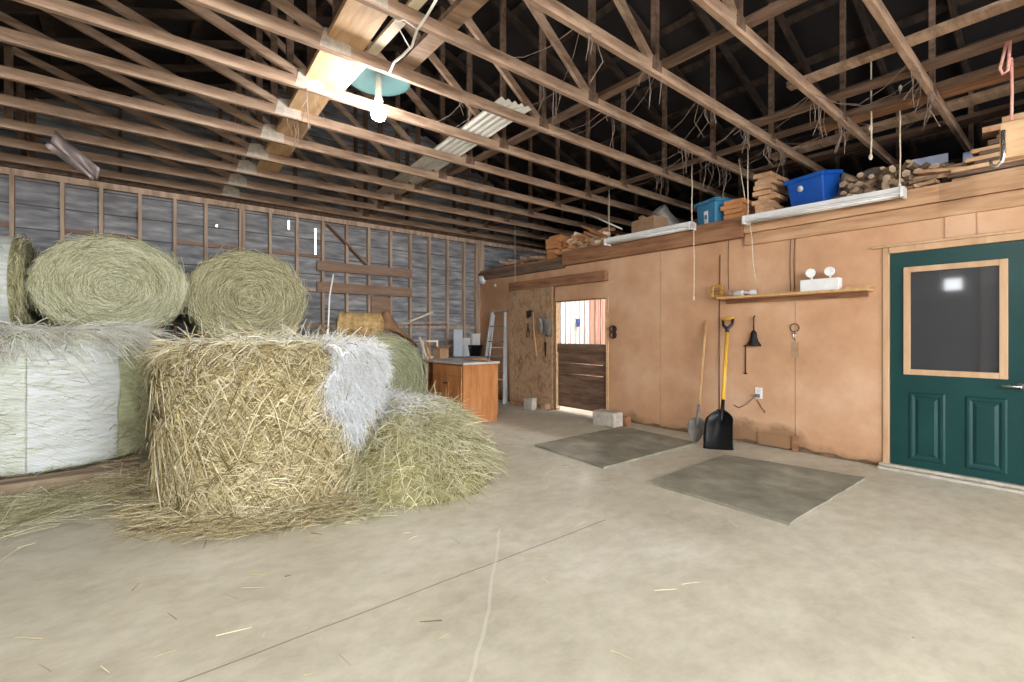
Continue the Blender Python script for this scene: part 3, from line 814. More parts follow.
# lying bales (axis along local y); faces at y = -L/2
def bale_lying(label, c, Rx, Rz, L, rz, core, netmat, straw_mat, seed, nface=4200, sides=(-1,)):
    t = thing('round_hay_bale', label, 'hay bale', c, rz)
    n = 72
    prof = [(0,-L/2-.0),(.2,-L/2-.004),(.4,-L/2+.0),(.6,-L/2),(.8,-L/2+.002),(.93,-L/2+.015),(.985,-L/2+.05)] + [(1,-L/2+.09+(L-.18)*i/8) for i in range(9)] + [(.985,L/2-.05),(.93,L/2-.015),(.6,L/2),(0,L/2)]
    b = MB(); b.lathe(prof, n)
    V = np.array(b.v)
    X, Y, Z = V[:,0]*Rx, V[:,2].copy(), V[:,1]*Rz
    V = np.stack([X, Y, Z],1)
    k = fbm(V, seed, 3.0)*.025 + fbm(V, seed+3, 9)*.008
    rr = np.linalg.norm(V[:,[0,2]], axis=1, keepdims=True)+1e-6
    face = np.abs(V[:,1]) > L/2-.02
    V[:,[0,2]] += np.where(face[:,None], 0, V[:,[0,2]]/rr*k[:,None])
    V[:,1] += np.where(face, k*1.2*np.sign(-V[:,1])*-1, 0)
    V[:,2] += Rz
    low = V[:,2] < .05; V[low,2] = .05*np.clip(V[low,2]/.05, 0, 1)*.6 + .02
    V[:,2] -= .02
    b.v = [tuple(p) for p in V]; b.f = [f[::-1] for f in b.f]
    b.build('core', core, t)
    # net shell
    b = MB(); b.lathe([(1.0,-L/2+.05),(1.008,-L/2+.07)] + [(1.012,-L/2+.1+(L-.2)*i/8) for i in range(9)] + [(1.008,L/2-.07),(1.0,L/2-.05)], n)
    V = np.array(b.v); V = np.stack([V[:,0]*Rx, V[:,2], V[:,1]*Rz],1)
    k = fbm(V, seed, 3.0)*.025 + fbm(V, seed+3, 9)*.008
    rr = np.linalg.norm(V[:,[0,2]], axis=1, keepdims=True)+1e-6
    V[:,[0,2]] += V[:,[0,2]]/rr*(k+.006)[:,None]
    V[:,2] += Rz - .02; V[:,2] = np.maximum(V[:,2], .0)
    b.v = [tuple(p) for p in V]; b.f = [f[::-1] for f in b.f]
    b.build('net_wrap', netmat, t)
    r = np.random.default_rng(seed+9); parts = []
    for sd in sides:
        m = nface
        th = r.uniform(0,2*PI,m); q = np.sqrt(r.uniform(0.01,1,m))*.99
        # wound in a spiral: stalks follow the circle
        pos = np.stack([q*Rx*np.cos(th), sd*(L/2 + r.uniform(.002,.028,m)), Rz + q*Rz*np.sin(th)],1)
        tg = np.stack([-np.sin(th)*Rx, r.normal(0,.06,m), np.cos(th)*Rz],1); tg = nrm(tg)
        rd = nrm(np.stack([np.cos(th)*Rx, 0*th, np.sin(th)*Rz],1))
        d = tg*np.sign(r.normal(.4,1,m))[:,None] + rd*r.normal(0,.28,m)[:,None] + np.array([0,1,0])*r.normal(0,.05,m)[:,None]*sd
        Ls = r.uniform(.06,.30,m)*(.4+.6*q)
        bend = -rd*(Ls/(2*np.maximum(q,.2)*(Rx+Rz)/2))[:,None]
        parts.append((pos, nrm(d), bend, Ls, r.uniform(.003,.0062,m)))
        m = 260
        th = r.uniform(0,2*PI,m); q = r.uniform(0,.16,m)
        pos = np.stack([q*Rx*np.cos(th), sd*(L/2 + r.uniform(.004,.03,m)), Rz + q*Rz*np.sin(th)],1)
        d = r.normal(size=(m,3))*np.array([1,.12,1])
        parts.append((pos, nrm(d), np.zeros((m,3)), r.uniform(.04,.12,m), r.uniform(.003,.006,m)))
        m = 450
        th = r.uniform(0,2*PI,m)
        pos = np.stack([Rx*np.cos(th), sd*(L/2-.03+r.uniform(-.03,.03,m)), Rz+Rz*np.sin(th)],1)
        tg = nrm(np.stack([-np.sin(th), 0*th, np.cos(th)],1)); rd = np.stack([np.cos(th),0*th,np.sin(th)],1)
        d = tg*r.normal(0,1,m)[:,None] + rd*r.uniform(0,.35,m)[:,None] + np.array([0,1,0])*sd*r.uniform(0,.5,m)[:,None]
        parts.append((pos, nrm(d), -rd*r.uniform(0,.4,m)[:,None]+np.array([0,0,-.2]), r.uniform(.05,.14,m), r.uniform(.002,.004,m)))
    m = 900
    th = r.uniform(0,2*PI,m); y = r.uniform(-L/2+.05,L/2-.05,m)
    pos = np.stack([1.015*Rx*np.cos(th), y, Rz+1.015*Rz*np.sin(th)],1); rd = np.stack([np.cos(th),0*th,np.sin(th)],1); tg = np.stack([-np.sin(th),0*th,np.cos(th)],1)
    parts.append((pos, nrm(tg*r.normal(0,1,m)[:,None]+rd*.15+np.array([0,1,0])*r.normal(0,.5,m)[:,None]), -rd*.3, r.uniform(.05,.18,m), r.uniform(.0018,.0035,m)))
    q = cat_(*parts)
    q[0][:,2] = np.maximum(q[0][:,2]-.01, .02)
    o = straw('loose_straw', *q, straw_mat, t); o['kind'] = 'stuff'
    return t
TZ = 1.255
Dv = 6.72
D = bale_lying('round bale on its side with a pale coiled end, above the net-wrapped bale', (-.13, Dv+.56, 1.31), .655, .53, 1.12, 0, M['hayA'], M['netA'], M['st_sage'], 70, 5200)
E = bale_lying('round bale on its side with an olive coiled end, behind the golden bale', (1.185, Dv+.56, 1.19), .655, .585, 1.12, 0, M['hayP'], M['netG'], M['st_green'], 80, 5200)
Fb = bale_lying('net-wrapped hay bale lying crosswise, cut off by the left edge of the picture', (-1.47, 7.12, 1.31), .60, .51, 1.22, PI/2, M['hayA'], M['netA'], M['st_green'], 90, 2500, (-1,))
C = bale_lying('sage green hay bale lying low between the golden bale and the oak cabinet', (2.70, 6.70, 0), .66, .655, 1.2, .04, M['hayC'], M['hayC'], M['st_olive'], 100, 2600)
G = bale_upright('round_hay_bale', 'round bale standing on end in the back row, under the olive coiled bale', (1.16,7.08), .80, 1.19, 0, M['hayA'], 13)
Lb = bale_upright('round_hay_bale', 'round hay bale standing on end beyond the left edge, under the crosswise bale', (-2.14,7.25), .72, 1.31, 0, M['hayA'], 17)

# pallets under bale A
def pallet(c, sx, sy, label, rz=0):
    t = thing('pallet', label, 'pallet', (c[0],c[1],0), rz)
    for x in (-sx/2+.05, 0, sx/2-.05):
        MB().box((x-.045,-sy/2,0),(x+.045,sy/2,.10)).build('stringer', M['pallet'], t)
    n = 9
    for i in range(n):
        y = -sy/2 + .05 + (sy-.1)*i/(n-1)
        MB().box((-sx/2,y-.06,.10),(sx/2,y+.06,.14)).build('deck_board', M['pallet'], t)
    MB().box((-sx/2,-sy/2-.022,0.0),(sx/2,-sy/2,.10)).build('lead_board', M['pallet'], t)
    return t
pallet((-.68,6.16), 1.5, 1.72, 'worn wooden pallet under the net-wrapped bale')
tag(MB().beam((.16,5.34,.07),(.40,5.98,.13),.16,.035).build('loose_board', M['pallet'], None), 'dark loose board propped between the pallet and the golden bale', 'board')

# the loose heap in front of the cabinet
HC = np.array([2.02,4.35]);
def heap_z(x, y):
    # asymmetric dome
    dx, dy = x-HC[0], y-HC[1]
    rx = np.where(dx > 0, 1.0, 1.0); ry = np.where(dy > 0, .85, 1.2)
    # base line skews with the run of the heap
    q = (dx/rx)**2 + (dy/ry)**2 - .55*(dx/rx)*(dy/ry)*np.where((dx>0)&(dy<0), 1.1, 0.0)
    q = np.clip(q, 0, 1)
    h = .64*(1-q**2.0)**1.05
    return h + fbm(np.stack([np.asarray(x),np.asarray(y),0*np.asarray(x)],1), 310, 5.0)*.07*np.clip(h*3,0,1)
b = MB(); vs, fs = [], []; NA, NR = 64, 22
for j in range(NR+1):
    for i in range(NA):
        a = 2*PI*i/NA; q = j/NR
        x = HC[0] + math.cos(a)*1.25*q; y = HC[1] + math.sin(a)*1.4*q
        vs.append((x,y,0))
V = np.array(vs); V[:,2] = heap_z(V[:,0],V[:,1])
V[:,2] = np.maximum(0.004, V[:,2] + fbm(V, 140, 5)*.05*np.clip(V[:,2]*4,0,1))
inside = (np.hypot(V[:,0]-.97, V[:,1]-4.34) < .78)
for j in range(NR):
    for i in range(NA):
        i2 = (i+1)%NA
        f = (j*NA+i, (j+1)*NA+i, (j+1)*NA+i2, j*NA+i2)
        if all(inside[k] for k in f): continue
        if all(V[k,2] < .006 for k in f): continue
        fs.append(f)
b.add([tuple(p) for p in V], fs, True)
hp = thing('hay_heap', 'loose heap of green hay spilled against the golden bale', 'hay heap', (HC[0],HC[1],0))
o = b.build('heap_body', M['hayP'], None); o.parent = hp; o.location = (-HC[0],-HC[1],0)
r = np.random.default_rng(141); n = 15000
a = r.uniform(0,2*PI,n); q = np.sqrt(r.uniform(0,1,n)); x = HC[0]+np.cos(a)*1.2*q; y = HC[1]+np.sin(a)*1.36*q
z = heap_z(x,y); m = (z > .004) & (np.hypot(x-.97,y-4.34) > .80); x,y,z = x[m],y[m],z[m]; n = len(x)
pos = np.stack([x,y,z+r.uniform(0,.05,n)],1) - np.array([HC[0],HC[1],0])
d = r.normal(size=(n,3)); d[:,2] = r.normal(.08,.35,n); d[:,0] += (x-HC[0])*.5; d[:,1] += (y-HC[1])*.5; d[:,2] -= .1
o = straw('loose_straw', pos, nrm(d), np.array([0,0,-1])*r.uniform(.1,.6,n)[:,None], r.uniform(.08,.30,n), r.uniform(.0022,.0044,n), M['st_green'], hp); o['kind'] = 'stuff'
r = np.random.default_rng(142); n = 2600    # pale weathered top of the heap
x = HC[0]-.12+r.normal(0,.26,n); y = HC[1]-.1+r.normal(0,.22,n); z = heap_z(x,y)
m = (z>.45) & (np.hypot(x-.97,y-4.34) > .82); x,y,z = x[m],y[m],z[m]; n = len(x)
pos = np.stack([x,y,z+r.uniform(.0,.07,n)],1) - np.array([HC[0],HC[1],0]); d = r.normal(size=(n,3)); d[:,2] = r.normal(.1,.2,n)
o = straw('pale_straw', pos, nrm(d), np.array([0,0,-1])*r.uniform(.1,.6,n)[:,None], r.uniform(.06,.22,n), r.uniform(.0018,.004,n), M['st_net'], hp); o['kind'] = 'stuff'
# straw littering the floor
def litter(n, fn, seed, mat, label, name='floor_straw', L=(.06,.24)):
    r = np.random.default_rng(seed); p = fn(r, n); n = len(p)
    pos = np.stack([p[:,0],p[:,1],.006+r.uniform(0,.02,n)+ (p[:,2] if p.shape[1]>2 else 0)],1)
    d = r.normal(size=(n,3)); d[:,2] = r.uniform(0,.12,n)
    o = straw(name, pos, nrm(d), np.array([0,0,-1])*r.uniform(0,.06,n)[:,None], r.uniform(*L,n), r.uniform(.0015,.0034,n), mat)
    tag(o, label, 'straw', None, 'stuff'); return o
def ringB(r, n):
    a = r.uniform(camB-1.5, camB+1.9, n); q = .80 + np.abs(r.normal(0,.10,n))
    z = .10*np.clip(1-(q-.80)/.25,0,1)*r.uniform(0,1,n)
    return np.stack([.97+q*np.cos(a), 4.34+q*np.sin(a), z],1)
litter(4200, ringB, 151, M['st_gold'], 'golden straw lying round the foot of the big unwrapped bale')
def apron(r, n):
    s = r.uniform(0,1,n); x = 1.2+s*1.75 + r.normal(0,.05,n); y = 3.2+s*.95+.12*np.sin(s*3) - np.abs(r.normal(0,.06,n)) + r.uniform(0,.25,n)
    return np.stack([x,y],1)
litter(1700, apron, 152, M['st_green'], 'thin apron of green straw along the front of the loose heap')
def leftp(r, n):
    return np.stack([r.normal(-.75,.42,n), 5.28-np.abs(r.normal(0,.38,n)), .05*r.uniform(0,1,n)],1)
litter(3400, leftp, 153, M['st_green'], 'flattened green straw on the floor in front of the pallet')
def gapp(r, n):
    return np.stack([r.normal(.15,.2,n), 5.1+r.normal(0,.22,n), np.abs(r.normal(0,.07,n))],1)
litter(1000, gapp, 154, M['st_gold'], 'tuft of dry straw in the gap between pallet and golden bale', L=(.1,.3))
def strew(r, n):
    return np.stack([r.uniform(-.9,3.4,n), r.uniform(1.2,3.3,n)],1)
litter(60, strew, 155, M['st_gold'], 'stray single stalks scattered over the bare concrete', L=(.03,.14))

# netting roll and sacking on bale C
def on_c(u, v, z): return (u, v, z)
b = MB(); L0 = .62; pr = []
for i in range(41):
    s = i/40; e = min(s,1-s)
    pr.append(((.17+.005*math.sin(s*34))*min(1,(.35+e*9)) , (s-.5)*L0))
pr = [(0,-L0/2)] + pr + [(0,L0/2)]
b.lathe(pr, 28, Matrix.Rotation(PI/2,4,'Y'), True)
V = np.array(b.v); V += np.stack([0*V[:,0],fbm(V,172,7),fbm(V,170,6)],1)*.02; b.v = [tuple(p) for p in V]
o = b.build('netting_roll', M['tan'], None); o.location = (2.46,6.33,1.44); o.rotation_euler = (0,.03,-.45)
tag(o, 'tan ribbed roll of netting lying on the sage green bale', 'netting roll')
# crumpled sack: draped grid
b = MB(); vs, fs = [], []; n = 26
for j in range(n+1):
    for i in range(n+1):
        x = (i/n-.5)*.62; y = (j/n-.5)*.5
        vs.append((x,y,0))
V = np.array(vs); X, Y = V[:,0], V[:,1]
hump = .30*np.exp(-((X+.13)**2/.02 + (Y-.02)**2/.03)) + .07*np.exp(-((X-.12)**2/.03+Y**2/.03))
Rc = .70; arc = np.sqrt(np.maximum(.02, Rc**2-(X+.20)**2)) - Rc
V[:,2] = hump + arc + .012 + fbm(V*np.array([1,1,0])*1.0,171,12)*.018
vs = [tuple(p) for p in V]
for j in range(n):
    for i in range(n):
        if (i-n/2)**2+(j-n/2)**2 > (n*.53)**2: continue
        a = j*(n+1)+i; fs.append((a,a+1,a+n+2,a+n+1))
b.add(vs, fs, True)
o = b.build('brown_sack', M['sack'], None); so = o.modifiers.new('s','SOLIDIFY'); so.thickness = .012; so.offset = 1
o.location = (2.98,6.36,1.325); o.rotation_euler = (0,0,-.3)
tag(o, 'crumpled brown sack on the sage green bale beside the netting roll', 'sack')
# thin white rod leaning up behind the golden bale
p0 = Vector((1.78,5.45,0)); pts = [p0, Vector((1.775,5.5,.8)), Vector((1.775,5.55,1.3)), Vector((1.815,5.62,1.75)), Vector((1.88,5.68,2.02))]
tag(MB().tube(pts, .009, 8).build('white_rod', M['whitem'], None, origin=tuple(p0)), 'thin white bent rod standing up behind the golden bale', 'rod')

# ================================================================== CABINET CORNER
cb = thing('base_cabinet', 'orange oak kitchen base cabinet at the end of the heap', 'cabinet', (3.73,5.70,0))
W_, D_, Hc = .63, .88, .87
b = MB(); b.box((.02,0,.09),(W_,D_,Hc)); b.box((.07,.01,0),(W_-.01,D_-.01,.09)); b.build('carcass', M['oak'], cb, bevel=.003)
b = MB()
for y0,y1 in ((0,.045),(D_/2-.022,D_/2+.022),(D_-.045,D_)): b.box((0,y0,.09),(.02,y1,Hc))
for z0,z1 in ((.09,.13),(.665,.70),(Hc-.035,Hc)): b.box((0,.045,z0),(.02,D_/2-.022,z1)); b.box((0,D_/2+.022,z0),(.02,D_-.045,z1))
b.build('face_frame', M['oak'], cb)
def arched(y0,y1,z0,z1):
    x = -.018
    w = .055
    q = MB(); q.box((x,y0,z0),(0,y0+w,z1)); q.box((x,y1-w,z0),(0,y1,z1)); q.box((x,y0+w,z0),(0,y1-w,z0+w))
    pts = [(y0+w,z1),(y0+w,z1-w-.05)]
    for i in range(13):
        s = i/12; yy = y0+w+(y1-y0-2*w)*s; pts.append((yy, z1-w-.05+.05*math.sin(PI*s)))
    pts += [(y1-w,z1)]
    q.prism(pts, x, 0, 'u'); dr = q.build('door', M['oak'], cb, bevel=.003)
    q = MB().box((-.008,y0+w-.005,z0+w-.005),(0,y1-w+.005,z1-w+.0)); q.box((-.015,y0+w+.03,z0+w+.03),(-.008,y1-w-.03,z1-w-.09)); q.build('door_panel', M['oak'], dr, bevel=.004)
    k = MB().lathe([(0,.03),(.012,.03),(.016,.024),(.008,.012),(.008,0)], 14, Matrix.Translation((x,(y1-.028) if y0 < .3 else (y0+.028),z1-.1)) @ Matrix.Rotation(-PI/2,4,'Y'))
    k.build('knob', M['iron'], dr)
arched(.03,D_/2-.005,.12,.68); arched(D_/2+.005,D_-.03,.12,.68)
for y0,y1 in ((.03,D_/2-.005),(D_/2+.005,D_-.03)):
    dr = MB().box((-.018,y0,.69),(0,y1,.845)).build('drawer', M['oak'], cb, bevel=.006)
ct = thing('countertop', 'pale laminate countertop reaching past the oak cabinet over the green bale', 'countertop', (3.70,5.62,.87))
MB().box((-.02,0,0),(.64,1.74,.035)).build('slab', M['laminate'], ct, bevel=.008)
MB().box((.02,1.69,-.87),(.6,1.72,0)).build('support_panel', M['oak'], ct)

dk = thing('wooden_desk', 'brown desk with a blue-grey top behind the oak cabinet', 'desk', (4.40,7.20,0))
MB().box((-.02,-.03,.875),(.86,.62,.905)).build('desk_top', M['bluelam'], dk, bevel=.006)
b = MB(); b.box((0,0,0),(.03,.6,.875)); b.box((.81,0,0),(.84,.6,.875)); b.box((.03,.0,.60),(.81,.02,.875)); b.box((.03,.57,.1),(.81,.59,.875)); b.build('desk_frame', M['oak'], dk)
MB().box((.05,-.015,.63),(.79,.0,.85)).build('drawer', M['oak'], dk, bevel=.004)
KZ = .905
# grey upright panel
o = MB().box((-.085,-.02,0),(.085,.02,.50)).build('upright_board', M['grey'], None, bevel=.004); o.location = (4.74,7.42,KZ); o.rotation_euler = (0,0,-.5)
o.data.materials[0] = mat_plain('light_grey_panel',(150,156,164),.4)
tag(o, 'upright light grey panel standing on the desk left of the buckets', 'panel')
def bucket(label, loc, r0, r1, h, mat, cat='bucket', group=None, name='bucket'):
    t = thing(name, label, cat, loc, 0, group)
    MB().lathe([(0,0),(r0,0),(r1,h),(r1+.008,h),(r1+.008,h+.008),(r1-.005,h+.008),(r0-.005,.01),(0,.01)], 28).build('body', mat, t)
    b = MB(); b.tube([(-r1-.006,0,h*.92)] + [(-(r1+.008)*math.cos(a), -(r1*.65)*math.sin(a)*.9-.01, h*.92-.05*math.sin(a)) for a in [PI*i/8 for i in range(1,8)]] + [(r1+.006,0,h*.92)], .003, 6)
    b.build('bail_handle', M['steel'], t)
    return t
bucket('tall white bucket on the desk beside the grey panel', (4.93,7.46,KZ), .085, .105, .33, M['white'])
bucket('black rubber tub on the desk under the small white bucket', (5.07,7.34,KZ), .105, .15, .20, M['black'], 'tub', name='rubber_tub')
bucket('small white bucket standing inside the black tub', (5.07,7.34,KZ+.012), .085, .10, .40, M['white'])
# cardboard box with flaps
def card_box(label, loc, sx, sy, sz, rz, open_=True, mat='card'):
    t = thing('cardboard_box', label, 'box', loc, rz)
    b = MB(); w = .006
    b.box((-sx/2,-sy/2,0),(sx/2,sy/2,w)); b.box((-sx/2,-sy/2,w),(-sx/2+w,sy/2,sz)); b.box((sx/2-w,-sy/2,w),(sx/2,sy/2,sz)); b.box((-sx/2+w,-sy/2,w),(sx/2-w,-sy/2+w,sz)); b.box((-sx/2+w,sy/2-w,w),(sx/2-w,sy/2,sz))
    b.build('body', M[mat], t)
    for s in (-1,1):
        MB().beam((s*(sx/2-.003),0,sz),(s*(sx/2+(.09 if open_ else -sx*.45)),0,sz+(.05 if open_ else .006)),sy-.01,.005).build('flap', M[mat], t)
    return t
card_box('small brown cardboard box on the back end of the countertop', (4.10,6.95,KZ), .2, .16, .17, .2)
# small frame standing on the counter
ft = thing('picture_frame', 'small empty wooden frame leaning on the back end of the countertop', 'frame', (3.95,7.05,KZ), -.45)
b = MB()
b.beam((-.12,0,.0),(-.12,.05,.30),.03,.02); b.beam((.12,0,.0),(.12,.05,.30),.03,.02); b.beam((-.135,.05,.29),(.135,.05,.29),.02,.03); b.beam((-.105,.003,.02),(.105,.003,.02),.02,.03)
b.build('rails', M['pale'], ft)
for i,(x0,x1,h) in enumerate(((3.78,3.73,.36),(3.84,3.83,.30))):
    o = MB().beam((x0,6.85,KZ),(x1-.02,6.98,KZ+h),.03,.022).build('wood_stick', M['pale'] if i == 0 else M['ash'], None)
    tag(o, ('pale split stick leaning at the back end of the countertop','darker short stick leaning beside the pale one on the countertop')[i], 'stick')
# rough boards on the ledge of the back wall
o = MB().beam((3.6,8.06,1.50),(4.9,8.08,1.55),.12,.03).build('ledge_board', M['stud'], None); tag(o,'grey board resting on the back wall ledge behind the cabinet','board')
o = MB().beam((4.05,8.04,1.56),(4.55,8.07,1.74),.10,.03).build('ledge_board', M['pale'], None); tag(o,'short pale board tilted on the back wall ledge behind the cabinet','board')

# ladder
ld = thing('step_ladder', 'folded aluminium step ladder leaning beside the hung door panel', 'ladder', (5.36,7.20,0), math.atan2(-.90,.44))
LH, wt, wb_ = 1.76, .14, .26
def lp_(s, x): # s height fraction
    w = wb_ + (wt-wb_)*s
    return Vector((x*w, .30*s, LH*s))
for x in (-1,1):
    MB().beam(lp_(0.0,x), lp_(1,x), .03, .065, (0,1,0)).build('front_rail', M['alu'], ld)
    p = lp_(1,x); MB().beam((x*(wb_-.02),.14,0.0),(p.x*.9,p.y+.05,LH-.06),.025,.035,(0,1,0)).build('rear_leg', M['alu'], ld)
for i in range(1,6):
    s = i/6.0
    a, c = lp_(s,-1), lp_(s,1)
    MB().beam(a,c,.075,.022).build('step', M['steel'], ld)
MB().cbox((0,.31,LH),(.32,.12,.03)).build('top_cap', M['galv'], ld, bevel=.006)
for s in (.25,.6): 
    MB().beam((-.22+s*.08,.14+.20*s,LH*s),(.22-s*.08,.14+.20*s,LH*s),.02,.02).build('rear_brace', M['alu'], ld)

# hung OSB sliding door
sd = thing('sliding_door_panel', 'stained particle board sliding door panel hung beside the stall doorway', 'door panel', (UW-.05,6.465,.02))
MB().box((-.012,-.605,0),(.012,.605,2.12)).build('board', M['osb'], sd)
MB().box((-.02,-.605,0),(.014,-.57,2.12)).build('edge_trim', M['pine'], sd)
for v in (-.45,.45): 
    b = MB(); b.box((-.018,v-.02,2.02),(-.012,v+.02,2.20)); b.build('hanger_strap', M['steel'], sd)
# things on it
UX = UW-.062
def hook(z, v):
    pass
p = P(533,313,u=UX-.03)
t = thing('wooden_tool', 'wood-handled hoe hanging on the board door, left of the grey scoops', 'hoe', (p.x,p.y,p.z))
MB().tube([(0.0,0,.02),(0,-.02,-.35),(0,-.10,-.78)], [.011,.013,.015], 8).build('handle', M['ash'], t)
b = MB(); b.tube([(0,0,.02),(-.0,.03,.04),(0,.07,.03)],.007,8); b.prism([(.05,.06),(.18,.04),(.17,-.10),(.06,-.06)],-.004,.004,'u'); b.build('blade', M['iron'], t)
p = P(528,330,u=UX-.02)
t = thing('hay_fork', 'dark small fork hanging behind the wooden handle on the board door', 'fork', (p.x,p.y,p.z))
b = MB()
for k in (-1,0,1): b.tube([(0,k*.035,.0),(0,k*.045,-.14)],.005,6)
b.tube([(0,-.045,0),(0,.045,0)],.006,6); b.build('tines', M['iron'], t)
MB().tube([(0,0,0),(0,0,.12)],.011,8).build('handle', M['iron'], t)
def scoop(label, px, py, w, h):
    p = P(px,py,u=UX-.03); t = thing('feed_scoop', label, 'scoop', (p.x,p.y,p.z), -.25)
    b = MB(); vs, fs = [], []; n = 14
    for j in range(9):
        s = j/8
        for i in range(n+1):
            a = PI*i/n
            ww = w*math.sin(PI*(.07+.86*s))**.7
            vs.append((-.055*math.sin(a)*(1-.3*s), ww*math.cos(a), -h*s))
    for j in range(8):
        for i in range(n): 
            q = j*(n+1)+i; fs.append((q,q+1,q+n+2,q+n+1))
    b.add(vs,fs,True); o = b.build('bowl', M['galv'], t); so = o.modifiers.new('s','SOLIDIFY'); so.thickness=.004
    MB().tube([(-.01,0,0),(-.02,0,.05),(-.015,0,.12)],[.014,.012,.014],10).build('handle', M['galv'], t)
    return t
scoop('slim grey metal feed scoop hanging on the board door', 541,318,.075,.27)
scoop('wide grey metal feed scoop hanging on the board door, nearest the doorway', 547.5,319,.12,.30)
p = P(545,340,u=UX-.02)
t = thing('hand_trowel', 'small trowel hanging point down under the wide grey scoop', 'trowel', (p.x,p.y-.01,p.z-.04))
MB().prism([(-.03,0),(.03,0),(.012,-.22),(0,-.28),(-.012,-.22)],-.004,.004,'u').build('blade', M['iron'], t)
MB().tube([(0,0,0),(0,0,.08)],.01,8).build('handle', M['darkbeam'], t)
# latch
p = P(553,350,u=UX)
tag(MB().lathe([(0,-.012),(.016,-.012),(.016,0),(0,0)],14,Matrix.Translation((p.x,p.y,p.z))@Matrix.Rotation(PI/2,4,'Y')).build('door_latch', M['white'], sd, origin=None), '', '') if False else None

# stall gate
gt = thing('stall_gate', 'dark brown plank half gate closing the stall doorway', 'gate', (UW+.045,4.75,.07))
GW = 1.10
MB().box((-.025,0,.93),(.02,GW,1.07)).build('top_rail', M['gate'], gt, bevel=.004)
zs = [0,.20,.40,.575,.755,.934]
for i in range(5):
    e = .012 if i in (3,) else .004
    g0, g1 = zs[i], zs[i+1]
    # gaps widen towards one end where the boards have shrunk
    ga = .016 if i in (3,2) else .003
    MB().prism([(0,g0),(GW,g0),(GW,g1-.002),(GW*.65,g1-.003),(0,g1-ga)],0,.02,'u').build('gate_board', M['gate'], gt)
for v in (.03,GW-.1):
    MB().box((.02,v,0),(.04,v+.08,.93)).build('stile', M['gate'], gt)
gr = thing('bar_grille', 'upright steel bars filling the opening above the stall gate', 'grille', (UW+.06,4.75,1.14))
for i in range(10):
    MB().tube([(0,.055+i*.11,0),(0,.055+i*.11,.735)],.0075,8).build('bar', M['steel'], gr)
MB().box((-.012,0,0),(.012,1.10,.014)).build('bottom_rail', M['steel'], gr)
# blue tag in the stall
p = P(586,322,v=VB-.05)
t = thing('blue_feed_tub', 'small blue tub hanging on the white boards inside the stall', 'tub', (8.62,VB-.14,1.50))
MB().lathe([(0,0),(.03,0),(.05,.2),(.044,.2),(.026,.012),(0,.012)],20).build('body', M['bluetag'], t)
MB().tube([(0,.05,.18),(0,.11,.23),(0,.105,.27)],.005,6).build('hook', M['iron'], t)
# iron tether bracket on the wall
p = P(614,332,u=UW)
t = thing('tether_ring', 'dark iron tether ring on the wall right of the stall doorway', 'ring', (UW,p.y,p.z))
MB().box((-.01,-.025,-.09),(0,.025,.09)).build('back_plate', M['iron'], t, bevel=.006)
for z_ in (.045,-.045):
    b = MB(); b.tube([(-.025+.0*math.cos(a), .06*math.cos(a), z_+.05*math.sin(a)) for a in [2*PI*i/16 for i in range(17)]], .011, 8, False); b.build('ring', M['iron'], t)

# blocks on the floor
def block(label, lo, hi, bev=.03, mat='concrete', rz=0, name='concrete_block'):
    c = ((lo[0]+hi[0])/2,(lo[1]+hi[1])/2,0); o = MB().box(lo,hi).build(name, M[mat], None, origin=c, bevel=bev); o.rotation_euler = (0,0,rz)
    return tag(o, label, 'block')
block('pale concrete block on the floor at the corner of the far mat', (5.20,4.16,0),(5.42,4.56,.215), .028)
block('narrow brown block on the floor behind the pale concrete block', (5.46,4.14,0),(5.56,4.38,.14), .01, 'darkbeam', name='wood_block')
block('small pale block on the floor under the sliding door panel', (5.40,6.10,0),(5.52,6.32,.20), .012)
for i,(v,w,h) in enumerate(((6.75,.28,.05),(5.98,.12,.10))):
    o = MB().cbox((5.62,v,h/2),(.12,w,h),.1*i).build('broken_board', M['osb'], None, bevel=.006); tag(o, ('flat broken board at the foot of the sliding door panel, ladder side','upright broken board at the foot of the sliding door panel, doorway side')[i],'board')

# mats
def mat_obj(label, quad):
    q = [Vector((a,c,0)) for a,c in quad]; c = sum(q,Vector())/4
    b = MB(); n = 14; pts = []
    for k in range(4):
        a, d_ = q[k], q[(k+1)%4]
        for i in range(n):
            p = a.lerp(d_, i/n); pts.append((p.x+random.uniform(-.004,.004), p.y+random.uniform(-.004,.004)))
    b.prism(pts, .001, .022, 'z')
    o = b.build('rubber_mat', M['rubber'], None, origin=tuple(c)); return tag(o,label,'mat','rubber mats')
mat_obj('worn grey-green rubber mat on the floor nearest the green door', [(3.51,2.43),(3.49,1.29),(5.13,1.27),(4.95,2.47)][::-1])
mat_obj('grey rubber mat on the floor before the stall doorway', [(3.67,4.10),(3.57,2.97),(5.24,2.955),(5.36,4.13)][::-1])

